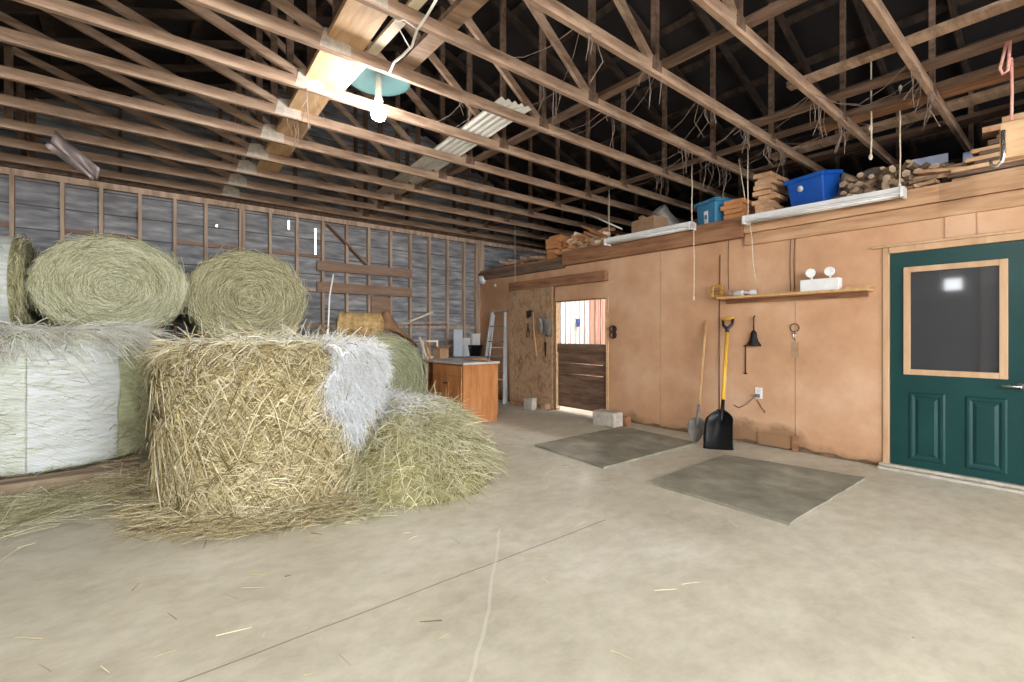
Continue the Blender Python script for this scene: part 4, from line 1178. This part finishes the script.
# ================================================================== SHOVELS AND WALL ITEMS
def shovel(name, label, foot, top, blade_len, blade_w, mats, dgrip, square):
    foot, top = Vector(foot), Vector(top)
    ax = (top-foot).normalized(); side = ax.cross(Vector((1,0,0))).normalized(); nrm_ = side.cross(ax).normalized()
    if nrm_.x > 0: nrm_ = -nrm_
    Lt = (top-foot).length
    Mx = Matrix((( side.x, nrm_.x, ax.x, 0),(side.y,nrm_.y,ax.y,0),(side.z,nrm_.z,ax.z,0),(0,0,0,1)))
    t = thing(name, label, 'shovel', tuple(foot))
    def W3(p): return Mx @ Vector(p)
    # blade: dished grid with thickness
    vs, fs = [], []; nj, ni = 14, 12
    for lay in (0,1):
        for j in range(nj+1):
            s = j/nj
            if square: w = blade_w*(.96 - .10*s) if s < .72 else blade_w*(.89 - .70*((s-.72)/.28)**1.6)
            else: w = blade_w*(math.sin(PI*min(.5,.08+s*.75))**.8) if s < .8 else blade_w*(1-.75*((s-.8)/.2)**1.5)
            for i in range(ni+1):
                x = (i/ni-.5)
                dish = (.07 if square else .035)*( (2*abs(x))**2.2 )*(.35+.65*min(1,s*1.6)) 
                back = .05*s*s if square else .03*s
                vs.append(W3((x*w, dish - .0 - back + .02 + (0 if lay else -.004), s*blade_len)))
    n1 = ni+1; N = n1*(nj+1)
    for j in range(nj):
        for i in range(ni):
            a = j*n1+i; fs.append((a,a+1,a+n1+1,a+n1)); fs.append((N+a,N+a+n1,N+a+n1+1,N+a+1))
    for i in range(ni): fs.append((i,N+i,N+i+1,i+1)); a = nj*n1+i; fs.append((a,a+1,N+a+1,N+a))
    for j in range(nj): a = j*n1; fs.append((a,a+n1,N+a+n1,N+a)); a = j*n1+ni; fs.append((a,N+a,N+a+n1,a+n1))
    b = MB(); b.add(vs, fs, True)
    zmin = min(v.z for v in vs) + foot.z
    bo = b.build('blade', mats[0], t)
    MB().tube([W3((0,.015,blade_len*.62)), W3((0,.01,blade_len*.85)), W3((0,0,blade_len+.02)), W3((0,0,blade_len+.16))], [.012,.02,.022,.019], 12).build('socket', mats[0], t)
    he = Lt - (.16 if dgrip else .0)
    MB().tube([W3((0,0,blade_len+.12)), W3((0,0,(blade_len+he)/2)), W3((0,0,he))], ([.022,.022,.021] if dgrip else [.0175,.0165,.016]), 12).build('handle', mats[1], t)
    if dgrip:
        b = MB(); b.tube([W3((0,0,he-.03)), W3((0,0,he+.02)), W3((-.055,0,he+.07)), W3((-.066,0,he+.15))],[.025,.024,.016,.015],10)
        b.tube([W3((0,0,he+.02)), W3((.055,0,he+.07)), W3((.066,0,he+.15))],[.024,.016,.015],10); b.build('grip_fork', M['black'], t)
        MB().tube([W3((-.075,0,he+.148)), W3((.075,0,he+.148))], .019, 12).build('grip_bar', M['yellow'], t)
    t.location.z -= zmin - .002
    return t
shovel('round_point_shovel', 'old spade with a plain wooden handle and grey round blade leaning on the wall', P(696,442,z=.0), P(706,321,u=UW-.03), .30, .215, (M['galv'],M['ash']), False, False)
shovel('scoop_shovel', 'black scoop shovel with a yellow handle leaning on the wall', P(720,451,z=.0), P(728,319,u=UW-.045), .46, .37, (M['black'],M['yellow']), True, True)

# shelf
sh = thing('wall_shelf', 'long thin wooden shelf on the wall above the shovels', 'shelf', (UW,2.12,1.735))
MB().box((-.20,-.76,0),(-.0,.76,.028)).build('shelf_board', M['ash'], sh, bevel=.003)
MB().box((-.03,-.72,-.05),(-.0,.72,0)).build('cleat', M['darkbeam'], sh)
MB().beam((-.11,-.8,.045),(-.11,-.55,.042),.05,.02).build('loose_lath', M['ash'], sh)
SZ = 1.763
# emergency light
x0 = P(800,292,u=UW-.16); x1 = P(839,291,u=UW-.16)
vc = (x0.y+x1.y)/2; hw = abs(x0.y-x1.y)/2
el = thing('emergency_light', 'white twin-head emergency light standing on the shelf', 'emergency light', (UW-.11,vc,SZ))
MB().box((-.055,-hw,0),(.055,hw,.125)).build('housing', M['white'], el, bevel=.008)
for s in (-.5,.5):
    MB().lathe([(.012,.12),(.012,.155),(.018,.16),(0,.165)],12,Matrix.Translation((0,s*hw*.98,0))).build('neck', M['whitem'], el)
    Mh = Matrix.Translation((-.01,s*hw*.98,.195)) @ Matrix.Rotation(-PI/2,4,'Y') @ Matrix.Rotation(.12,4,'X')
    hd = MB().lathe([(0,-.05),(.025,-.045),(.04,-.015),(.047,.02),(.047,.028),(.041,.028),(.0,.018)],24,Mh).build('lamp_head', M['white'], el)
# gilded tin at the left end
p = P(717,292,u=UW-.12)
gf = thing('gilded_frame', 'small gold ornate frame propped at the left end of the shelf', 'frame', (p.x,p.y+.0,SZ), .0)
b = MB(); w, h, fw = .072,.155,.03
b.box((-.012,-w,0),(.008,-w+fw,h)); b.box((-.012,w-fw,0),(.008,w,h)); b.box((-.012,-w+fw,0),(.008,w-fw,fw)); b.box((-.012,-w+fw,h-fw),(.008,w-fw,h)); o = b.build('moulding', M['gold'], gf, bevel=.005)
MB().box((-.004,-w+fw,fw),(.004,w-fw,h-fw)).build('picture', M['darkbeam'], gf)
MB().box((.008,-.02,0),(.05,.02,.06)).build('easel', M['darkbeam'], gf)
# clear plastic pieces
def bottle(label, loc, r, L, rz):
    t = thing('plastic_bottle', label, 'bottle', loc, rz)
    Mx = Matrix.Translation((0,0,r)) @ Matrix.Rotation(PI/2,4,'Y')
    MB().lathe([(0,-L/2),(r*.9,-L/2),(r,-L/2+.01),(r*.93,-.01),(r,.0),(r,L/2-.05),(r*.4,L/2-.012),(r*.38,L/2),(0,L/2)],20,Mx).build('body', M['clear'], t)
    MB().lathe([(0,L/2+.016),(r*.44,L/2+.016),(r*.44,L/2-.004),(r*.3,L/2-.004)],16,Mx).build('cap', M['whitem'], t)
bottle('clear plastic bottle lying on the shelf beside the gold frame', (UW-.12,2.66,SZ), .034, .17, 1.35)
bottle('short clear bottle lying on the shelf, second from the gold frame', (UW-.11,2.50,SZ), .036, .11, 1.9)
# hand brush / cup hanging on the wall
p = P(755,316,u=UW)
hb = thing('hanging_funnel', 'black funnel hanging on the wall right of the yellow handle', 'funnel', (UW-.035,p.y,p.z))
MB().tube([(.03,0,0.0),(.0,0,-.02),(0,0,-.19)], .008, 8).build('stem', M['iron'], hb)
MB().lathe([(.012,-.17),(.03,-.19),(.042,-.26),(.055,-.30),(.085,-.34),(.085,-.352),(.075,-.345),(.03,-.29),(0,-.28)],20, None, True, .55, 1).build('cup', M['black'], hb)
p = P(746,346,u=UW)
hk = thing('iron_rod', 'thin black rod hanging on the wall just left of the funnel', 'rod', (UW-.012,p.y,p.z))
MB().tube([(0,0,.0),(0,.0,-.33)],.007,8).build('shaft', M['iron'], hk)
b = MB(); b.tube([(0,-.02,0),(0,0,.008),(0,.02,0)],.007,6); b.tube([(0,-.02,-.33),(0,.02,-.33)],.009,6); b.build('end_bar', M['iron'], hk)
p = P(795,325,u=UW)
kh = thing('hanging_clip', 'metal snap clip and tag hanging on the wall under the emergency light', 'clip', (UW-.012,p.y,p.z))
MB().tube([(0,.045*math.cos(a),-.03+.045*math.sin(a)) for a in [2*PI*i/16 for i in range(17)]],.005,6,False).build('loop', M['cord'], kh)
MB().tube([(-.004,.0,-.06),(-.004,-.014,-.12),(-.004,.0,-.16),(-.004,.013,-.12),(-.004,.0,-.06)],.007,6).build('snap_clip', M['chrome'], kh)
MB().box((.004,-.035,-.36),(.010,.03,-.19)).build('tag', M['card'], kh)
# outlet
p = P(759,393,u=UW)
ol = thing('wall_outlet', 'white wall outlet with a plug low on the wall right of the scoop shovel', 'outlet', (UW,p.y,p.z))
MB().box((-.008,-.042,-.065),(0,.042,.065)).build('cover_plate', M['white'], ol, bevel=.004)
for z_ in (.028,-.028): MB().box((-.011,-.018,z_-.018),(-.008,.018,z_+.018)).build('socket', M['whitem'], ol, bevel=.003)
pl = MB().box((-.05,-.016,-.05),(-.011,.03,-.01)).build('plug', M['grey'], ol, bevel=.006)
pts = [P(754,397,u=UW-.03), P(747,404,u=UW-.02), P(739,408,u=UW-.012), P(734,405,u=UW-.012)]
tag(MB().tube(pts,.004,6).build('power_cord', M['cord'], None), 'thin brown cord running from the outlet plug toward the scoop shovel','cord')
pts = [P(757,400,u=UW-.01), P(762,408,u=UW-.01), P(765,411,u=UW-.01), P(764,413,u=UW-.01)]
tag(MB().tube(pts,.004,6).build('power_cord', M['cord'], None), 'short dark cord end curling below the wall outlet','cord')
# cable down the wall behind shelf end
for (x,y0,y1,rad,lab) in ((720,255,425,.006,'brown cable running down the wall beside the yellow shovel handle'),(729,232,290,.0035,'thin brown wire down the wall above the left end of the shelf'),(795,232,290,.0035,'thin brown wire down the wall just left of the emergency light'),(791,232,291,.0035,'second thin brown wire down the wall, left of the emergency light')):
    a, c = P(x,y0,u=UW-.01), P(x-.5,y1,u=UW-.01)
    tag(MB().tube([a,(a+c)/2+Vector((0,.008,0)),c],rad,6).build('wall_cable', M['cord'], None), lab, 'cable')
# small round wall lamp at the far corner
t = thing('wall_lamp', 'small silver round lamp high on the wall in the far corner', 'lamp', (5.70,8.02,2.44))
MB().lathe([(0,-.1),(.07,-.1),(.10,0),(.06,.05),(0,.06)],20,Matrix.Rotation(-PI/2-.5,4,'Y')).build('reflector', M['alu'], t)
MB().box((0,-.03,-.03),(.05,.03,.03)).build('mount', M['iron'], t)
o = MB().lathe([(0,-.02),(.03,-.02),(.03,.0),(0,.0)],14,Matrix.Translation((UW,7.6,2.30))@Matrix.Rotation(PI/2,4,'Y')).build('cable_cap', M['white'], None); tag(o,'tiny white round cap on the wall under the corner lamp','cap')

# ================================================================== STRIP LIGHTS
def strip_light(label, pa, pb):
    pa, pb = Vector(pa), Vector(pb); c = (pa+pb)/2; L = (pb-pa).length
    t = thing('strip_light', label, 'strip light', tuple(c))
    a, bb = pa-c, pb-c
    ax = (bb-a).normalized(); side = ax.cross(Vector((0,0,1))).normalized(); up = side.cross(ax)
    prof = [(-.055,-.012),(-.075,-.03),(-.075,-.04),(.075,-.04),(.075,-.03),(.055,-.012),(.045,.03),(-.045,.03)]
    vs = [a + side*x + up*z for x,z in prof] + [bb + side*x + up*z for x,z in prof]; n = len(prof)
    MB().add(vs, [tuple(range(n)), tuple(range(n,2*n))[::-1]] + [(i,n+i,n+(i+1)%n,(i+1)%n) for i in range(n)]).build('housing', M['white'], t)
    for s in (-.035,.035): MB().tube([a+ax*.02+side*s-up*.045, bb-ax*.02+side*s-up*.045], .011, 10).build('tube', M['white'], t)
    for e, sg in ((a,1),(bb,-1)):
        MB().beam(e+up*-.025+ax*sg*.0, e+up*-.025+ax*sg*.02, .155, .09).build('end_cap', M['white'], t)
    return t
uS = UW-.17
strip_light('white fluorescent strip light hanging along the loft edge, nearer the green door', P(745,219,u=uS), P(905,190,u=uS))
strip_light('white fluorescent strip light hanging along the loft edge, nearer the stall doorway', P(607,241,u=uS), P(693,224,u=uS))
def rope(label, pts, r, mat='rope', name='hanging_rope', cat='rope', knot=None):
    pts = [Vector(p) for p in pts]
    b = MB(); b.tube(pts, r, 8)
    o = None
    if knot:
        t = thing(name, label, cat, tuple(pts[0]))
        c = pts[0]; b.v = [tuple(Vector(v)-c) for v in b.v]; b.build('strand', M[mat], t)
        for k in knot:
            q = pts[-1]*(k) + pts[0]*(1-k) - c
            MB().lathe([(0,.03),(r*1.8,.02),(r*2.4,0),(r*1.8,-.02),(0,-.03)],10,Matrix.Translation(q)).build('knot', M[mat], t)
        return t
    o = b.build(name, M[mat], None, origin=tuple(pts[0])); return tag(o,label,cat)
def vline(x, y0, y1, u, wob=.004, n=6):
    a, c = P(x,y0,u=u), P(x,y1,u=u)
    return [a.lerp(c,i/n) + Vector((0, random.uniform(-wob,wob), 0)) for i in range(n+1)]
rope('thin rope holding up the end of the strip light nearer the green door', vline(900,86,188,uS), .006, knot=[.02,.98])
rope('rope holding up the far end of the strip light beside the stacked scrap', vline(748,128,221,uS), .006)
rope('thin rope holding the far end of the strip light near the stall doorway', vline(609,176,240,uS), .006)
rope('rope holding the strip light beside the pale blue tub', vline(692,150,226,uS), .007)
rope('long white pull cord hanging below the strip light by the pale blue tub', vline(694,224,299,uS-.03), .006, knot=[.99])
rope('long knotted pull cord hanging below the strip light right of the scrap stack', [P(750,222,u=uS-.03),P(752,240,u=uS-.03),P(753,262,u=uS-.02),P(756,281,u=uS-.02)], .006)
rope('cord with a knotted end hanging free above the offcut heap', vline(871,52,158,5.4), .007, knot=[.72,.99])
rope('thin cord hanging from a chord in front of the far loft scraps', vline(515,222,282,5.5), .004)
rope('thin pale cord hanging over the stacked scrap on the loft', [P(739,160,u=5.6),P(742,180,u=5.6),P(745,199,u=5.6)], .005)

# hoist : pink rope, wooden block, hook
hu = (4.90,.36)
hz = 2.82
ho = thing('rope_hoist', 'pine hoist block with a steel hook hanging on pink rope above the door', 'hoist', (hu[0],hu[1],hz))
b = MB(); b.box((-.05,-.10,-.26),(.05,.05,.0)); b.build('block', M['pine'], ho, bevel=.008)
for dx in (-.012,.02):
    b = MB(); b.tube([(dx,-.005,0),(dx*.6,-.008,.2),(dx,-.005,.46)],.008,8); b.build('rope', M['pink'], ho)
b = MB()
b.tube([(-.03,.015,.58),(-.028,.05,.40),(-.028,.035,.355),(-.028,.01,.37),(-.03,.0,.58)],.010,8); b.build('rope_loop', M['pink'], ho)
b = MB(); b.tube([(-.065,.03,-.06),(-.068,.028,-.22),(-.068,.035,-.28),(-.068,.065,-.31),(-.068,.09,-.29),(-.068,.095,-.255)],[.014,.014,.013,.012,.011,.008],10); b.build('hook', M['chrome'], ho)

# ================================================================== LOFT STORAGE
def tote(label, loc, sx, sy, h, rz, mat, tilt=0, lidmat=None, label_mat=True):
    t = thing('storage_tub', label, 'storage tub', loc, rz); t.rotation_euler = (tilt, 0, rz)
    k = .86
    vs = [(-sx/2*k,-sy/2*k,0),(sx/2*k,-sy/2*k,0),(sx/2*k,sy/2*k,0),(-sx/2*k,sy/2*k,0),(-sx/2,-sy/2,h),(sx/2,-sy/2,h),(sx/2,sy/2,h),(-sx/2,sy/2,h)]
    MB().add(vs,[(0,3,2,1),(4,5,6,7),(0,1,5,4),(1,2,6,5),(2,3,7,6),(3,0,4,7)]).build('body', mat, t, bevel=.015)
    MB().box((-sx/2-.02,-sy/2-.02,h-.035),(sx/2+.02,sy/2+.02,h+.01)).build('lid_rim', lidmat or mat, t, bevel=.006)
    # molded recess and sticker on the -x face
    def face(y0,y1,z0,z1,off):
        f = lambda z: -(sx/2)*(k+(1-k)*z/h) - off
        vs = [(f(z0),y0,z0),(f(z0),y1,z0),(f(z1),y1,z1),(f(z1),y0,z1)]
        vs += [(x+.006,y,z) for x,y,z in vs]
        return MB().add(vs,[(0,3,2,1),(4,5,6,7),(0,1,5,4),(1,2,6,5),(2,3,7,6),(3,0,4,7)])
    face(-sy*.2,sy*.2,h*.70,h*.88,.008).build('handle_grip', mat, t)
    if label_mat:
        lo = face(-sy*.10,sy*.10,h*.28,h*.68,.004).build('sticker', M['white'], t)
        face(-sy*.055,sy*.055,h*.42,h*.56,.007).build('sticker_mark', mat, lo)
    return t
tote('pale blue storage tub with a white sticker on the loft edge', (5.98,3.12,LZ), .30, .36, .40, -.35, M['teal'])
tt = tote('bright blue storage tub tipped forward on the loft edge', (6.10,1.98,LZ+.045), .32, .42, .42, -.25, M['blue'], 0, M['blue'], False)
tt.rotation_euler = (0, -.16, -.25)
MB().lathe([(0,0),(.035,0),(.035,.006),(0,.006)],16,Matrix.Translation((-.158,.05,.30))@Matrix.Rotation(-PI/2,4,'Y')).build('round_sticker', M['white'], tt)
# grey lid leaning at its side
o = MB().cbox((0,0,.2),(.03,.30,.40),0,0,0).build('tub_lid', M['grey'], None, bevel=.01); o.location=(6.20,1.70,LZ+.06); o.rotation_euler=(.3,.12,1.0)
tag(o,'grey tub lid leaning against the bright blue tub','lid')
# boards stacked between the tubs
def boards(n, c, L, w, th, label, group, mat, jit=.03, ang=0):
    for i in range(n):
        o = MB().cbox((0,0,0),(w+random.uniform(-.02,.02),L*random.uniform(.85,1.05),th*.96)).build('stacked_board', mat, None, bevel=.003)
        o.location=(c[0]+random.uniform(-jit,jit),c[1]+random.uniform(-jit,jit),c[2]+th*(i+.5)); o.rotation_euler=(0,0,ang+random.uniform(-.06,.06))
        if i == 0: lb = 'lowest of the %s' % label
        elif i == n-1: lb = 'topmost of the %s' % label
        else: lb = '%s board up in the %s' % (ORD[i], label)
        tag(o, lb, 'board', group)
boards(6,(5.98,2.80,LZ),.26,.34,.055,'orange boards stacked between the two blue tubs','orange boards beside the tubs',M['orange'])
boards(11,(6.02,2.45,LZ),.22,.30,.055,'ragged scrap boards stacked left of the bright blue tub','scrap boards left of the bright tub',M['scrap'],.045)
# offcut heap right of the bright tub
M['endgrain'] = mat_noise('cut_end', [(176,150,122),(206,184,156)], (9,9,9), 1.2, 3, .85)
def offcut(loc, L, r, rot, label, group, mat, name='wood_offcut'):
    q = MB().lathe([(0,-L/2),(r*.97,-L/2),(r,-L/2+.004),(r*1.04,0),(r,L/2-.004),(r*.97,L/2),(0,L/2)],6,None,False)
    o = q.build(name, mat, None); o.data.materials.append(M['endgrain'])
    for p in o.data.polygons:
        if abs(p.normal.z) > .8: p.material_index = 1
    o.location = loc; o.rotation_euler = rot; return tag(o,label,'offcut',group)
random.seed(21)
for i in range(56):
    k = i % 12; lay = i//12
    v = 1.70 - k*.074 + random.uniform(-.025,.025) - lay*.015
    offcut((5.84+.08*random.random()+lay*.055, v, LZ+.05+lay*.072), random.uniform(.13,.24), random.uniform(.028,.042),
           (PI/2+random.uniform(-.7,.7), random.uniform(-.5,.5), PI/2+random.uniform(-1.0,1.0)), 'short weathered wood offcut in the heap right of the bright blue tub','offcuts right of the bright tub',M['log'])
# pale blocks in front of tub
for i,(x,y,z,s) in enumerate(((780,212,LZ+.05,.12),(790,210,LZ+.05,.09))):
    p = P(x,y,u=5.85)
    o = MB().cbox((0,0,0),(.12,s*1.4,.09)).build('wood_offcut', M['log'], None, bevel=.01); o.location=(5.85,p.y,z); o.rotation_euler=(.1,.2,.5*i)
    tag(o,('grey wood chunk lying at the left foot of the bright blue tub','smaller grey wood chunk pressed against the bright blue tub')[i],'offcut')
# upright hoop / round tub end
p = P(875,170,u=6.35)
t = thing('round_tub', 'dark round tub lying on its side behind the offcut heap', 'tub', (6.30,p.y,LZ+.26), 0)
MB().lathe([(0,.26),(.17,.26),(.21,0),(.195,0),(.16,.245),(0,.245)],32,Matrix.Rotation(PI/2,4,'Y')).build('body', M['grey'], t)
MB().lathe([(.208,-.006),(.222,-.006),(.222,.014),(.208,.014),(.208,-.006)],32,Matrix.Rotation(PI/2,4,'Y')).build('rim', M['log'], t)
p = P(903,180,u=5.95)
o = MB().prism([(-.10,0),(.10,0),(.10,.09),(.03,.15),(-.10,.15)],-.08,.08,'u').build('wood_block', M['log'], None, bevel=.006); o.location=(5.93,p.y,LZ); tag(o,'grey angled wood block behind the near end of the strip light','block')
# pale foam panels
vv = P(934,160,u=6.2).y
o = MB().box((6.08,vv-.34,LZ),(6.7,vv+.34,LZ+.20)).build('wooden_crate', M['darkbeam'], None, bevel=.006, origin=(6.4,vv,LZ)); tag(o,'dark flat crate under the foam panels in the loft','crate')
for i,(u_,dv,w,h,rz) in enumerate(((6.30,.06,.30,.27,.15),(6.14,-.05,.20,.10,.25),(6.34,-.24,.10,.24,.1))):
    o = MB().cbox((0,0,h/2),(.05,w,h)).build('foam_panel', M['lavender'], None, bevel=.006); o.location=(u_,vv+dv,LZ+.215); o.rotation_euler=(0,.25 if i!=1 else .1,rz)
    tag(o,('large pale blue foam panel leaning back in the loft','short pale foam panel in front of the larger one in the loft','narrow pale foam panel standing right of the larger one in the loft')[i],'panel')
# lumber stack above the green door
random.seed(5)
k = 0
for lay in range(11):
    for j in range(2):
        L = random.uniform(1.0,1.5); v0 = .92 - random.uniform(0,.14) - .035*lay
        o = MB().cbox((0,0,0),(.14,L,.036)).build('stacked_board', M[('truss2','scrap','pine','log')[k%4]], None, bevel=.003)
        o.location=(5.86+j*.16+random.uniform(-.02,.02), v0-L/2, LZ+.02+lay*.0385); o.rotation_euler=(0,0,random.uniform(-.03,.03))
        tag(o,'%s board of the %s row in the lumber stack above the green door' % (('front','back')[j], ORD[lay]),'board','lumber above the green door'); k += 1
for i,(v,L) in enumerate(((.36,.5),(.30,.36))):
    o = MB().cbox((0,0,0),(.2,L,.05)).build('stacked_board', M['scrap'], None, bevel=.004); o.location=(5.94,v,LZ+.455+.055*i); o.rotation_euler=(0,0,.1-.1*i)
    tag(o,('thick short board under the topmost one on','topmost short board crowning')[i]+' the lumber stack above the green door','board','lumber above the green door')
# scraps between stack and offcuts
for i in range(12):
    o = MB().cbox((0,0,0),(.06,random.uniform(.18,.34),.03)).build('wood_offcut', M[('log','scrap')[i%2]], None, bevel=.003)
    o.location=(5.83+.035*(i%3), 1.14-.03*i, LZ+.03+.016*i); o.rotation_euler=(random.uniform(-.25,.25),random.uniform(-.2,.2),random.uniform(-.5,.5))
    tag(o,'thin wood scrap lying between the offcut heap and the lumber stack','offcut','thin scraps by the lumber stack')
# cardboard box and bucket
p = P(652,228,u=6.05)
card_box('wide open cardboard box on the loft above the doorway strip light', (6.02,P(652,228,u=6.02).y,LZ), .38, .46, .36, -.2, False)
b = MB(); b.cbox((0,0,.06),(.3,.34,.1),.2); 
V = np.array(b.v); 
b2 = MB()
for i in range(9): b2.lathe([(0,-.05),(.05,-.03),(.06,0),(.05,.03),(0,.05)],8,Matrix.Translation((random.uniform(-.13,.13),random.uniform(-.16,.16),.20+random.uniform(0,.05))))
o = b2.build('rag_heap', M['sack'], None); o.location=(6.02,P(648,218,u=6.02).y,LZ+.17); o['kind']='stuff'; tag(o,'heap of brown rags showing over the cardboard box','rags',None,'stuff')
p = P(668,205,u=6.15)
t = thing('galvanised_duct', 'grey galvanised duct elbow on the loft right of the cardboard box', 'duct', (6.12,p.y,LZ))
b = MB(); path=[(.10,-.30,.14),(.10,-.18,.15),(.07,-.06,.24),(.0,.04,.38),(-.10,.08,.50)]
b.tube(path,.115,24,False); o=b.build('elbow', M['galv'], t); so=o.modifiers.new('s','SOLIDIFY'); so.thickness=.006
o = MB().cbox((0,0,.1),(.2,.22,.2),.4).build('grey_carton', M['grey'], None, bevel=.008); o.location=(6.3,3.62,LZ); tag(o,'grey carton behind the duct elbow on the loft','carton')
# post-like scrap right of the duct
boards(4,(6.25,3.42,LZ+.0),.2,.16,.07,'narrow boards stacked left of the pale blue tub','narrow boards left of the pale tub',M['truss2'],.02)
# scraps heap at the far end
random.seed(33)
for i in range(70):
    k = i % 14; lay = i//14
    v = 4.62 + 1.2*(k/14) + random.uniform(-.05,.05)
    if lay > 1 and k < 5: continue
    o = MB().cbox((0,0,0),(random.uniform(.07,.15),random.uniform(.16,.36),random.uniform(.04,.08))).build('wood_offcut', M[('scrap','orange','scrap','pale')[i%4]], None, bevel=.004)
    o.location=(5.84+.05*lay+random.uniform(0,.04), v, LZ+.05+.075*lay); o.rotation_euler=(random.uniform(-.5,.5),random.uniform(-.45,.45),random.uniform(-1.0,1.0))
    tag(o,'short piece of scrap wood in the long heap over the stall doorway','offcut','scrap wood over the stall doorway')
boards(7,(5.98,6.02,LZ),.30,.34,.06,'scrap boards stacked over the sliding door panel','boards over the sliding door panel',M['orange'],.03)
for i in range(12):
    v = 6.35+.10*i
    o = MB().cbox((0,0,0),(.09,random.uniform(.3,.6),.04)).build('wood_offcut', M[('truss2','scrap','stud')[i%3]], None, bevel=.003)
    o.location=(5.86+.06*(i%3), v, LZ+.03+.045*(i%3)); o.rotation_euler=(random.uniform(-.15,.3),0,random.uniform(-.5,.5))
    tag(o,'grey piece of scrap wood at the far end of the loft','offcut','scrap wood at the far loft end')
o = MB().tube([P(581,211,u=5.95),P(622,229,u=5.8)],.012,8).build('white_pole', M['whitem'], None); tag(o,'thin white pole slanting over the scrap heap on the loft','pole')
for i,(x0,y0,x1,y1) in enumerate(((586,232,603,239),(583,226,606,237))):
    o = MB().beam(P(x0,y0,u=5.95),P(x1,y1,u=5.80),.09,.03).build('slanting_board', M['orange' if i else 'pine'], None, bevel=.003); tag(o,('pine','orange')[i]+' board slanting up out of the scrap heap over the stall doorway','board')
# crumpled white bag at the left end of the strip light
b = MB(); n=14
b.lathe([(0,-.09),(.09,-.08),(.12,-.02),(.10,.05),(.05,.09),(0,.10)],18)
V=np.array(b.v); V+=np.stack([fbm(V,201,26),fbm(V,202,26),fbm(V,203,26)],1)*.02; b.v=[tuple(p) for p in V]
p=P(604,243,u=5.78); o=b.build('white_bag', M['white'], None); o.location=(5.84,4.50,LZ+.09); o.scale=(.8,1.5,.8); tag(o,'crumpled white plastic bag at the far end of the doorway strip light','bag')

# torn tin hanging at the left from the chords
b = MB(); vs, fs = [], []; n=12
for j in range(n+1):
    for i in range(7):
        s=j/n; x=(i/6-.5)*.20*(1-.25*s); vs.append((s*.34+x*.35, .03*math.sin(s*5+i), -s*.28 + x*.7 + .03*math.sin(i*1.3)))
for j in range(n):
    for i in range(6): a=j*7+i; fs.append((a,a+1,a+8,a+7))
b.add(vs,fs,True); o=b.build('torn_tin', M['galvsheet'], None); so=o.modifiers.new('s','SOLIDIFY'); so.thickness=.004
p=P(50,140,v=6.35); o.location=p; tag(o,'torn strip of tin dangling from the chords over the left bales','metal strip')

# cobwebs and dusty strings under the chords
random.seed(9)
def webs(label, spots, seed, n=5):
    random.seed(seed); b = MB()
    for u,v in spots:
        for k in range(n):
            a = Vector((u+random.uniform(-.12,.12), v+random.choice((-.021,.021)), 3.31)); L = random.uniform(.05,.34)
            pts=[a, a+Vector((random.uniform(-.03,.03),random.uniform(-.03,.03),-L*.5)), a+Vector((random.uniform(-.05,.05),random.uniform(-.05,.05),-L))]
            b.tube(pts, random.uniform(.0014,.0035), 5)
        for k in range(2):
            a = Vector((u+random.uniform(-.2,.2), v, 3.31)); c = a+Vector((random.uniform(-.4,.4), .61, 0)); m_=(a+c)/2-Vector((0,0,random.uniform(.05,.2)))
            b.tube([a,(a+m_)/2-Vector((0,0,.03)),m_,(m_+c)/2-Vector((0,0,.03)),c], .0015, 5)
    o=b.build('cobweb', M['web'], None); tag(o,label,'cobweb',None,'stuff')
webs('dusty cobweb strings hanging from the chords above the loft edge', [(5.2,TV[i]) for i in (1,2,3,4,5)]+[(4.6,TV[i]) for i in (1,2,3,4)]+[(5.5,TV[3]),(5.6,TV[4])], 3, 7)
webs('dusty cobweb strings hanging from the chords over the room centre', [(2.6,TV[4]),(3.4,TV[4]),(2.4,TV[3]),(3.1,TV[3]),(3.9,TV[3]),(2.2,TV[5]),(1.15,TV[6]),(1.15,TV[7])], 4, 4)

# ================================================================== LIGHT, WORLD, CAMERA
w = bpy.data.worlds.new('sky'); sc.world = w; w.use_nodes = True
bg = w.node_tree.nodes['Background']; bg.inputs['Color'].default_value = (.92,.96,1.0,1); bg.inputs['Strength'].default_value = 8.0
cam = bpy.data.cameras.new('camera'); co = bpy.data.objects.new('camera', cam); COL.objects.link(co)
co.location = (0,0,H); co.rotation_euler = (PI/2, 0, -math.atan2(CV,CU))
cam.sensor_width = 36; cam.lens = 36*F/1024; cam.shift_y = -(341-CY)/1024
cam.clip_start = .05; cam.clip_end = 200
sc.camera = co
sc.view_settings.view_transform = 'Standard'
try: sc.view_settings.look = 'None'
except Exception: pass
sc.view_settings.gamma = 1; sc.view_settings.use_curve_mapping = False
sc.view_settings.exposure = 0.85
sc.cycles.use_denoising = True
sc.cycles.max_bounces = 8; sc.cycles.diffuse_bounces = 5
sc.cycles.sample_clamp_indirect = 6
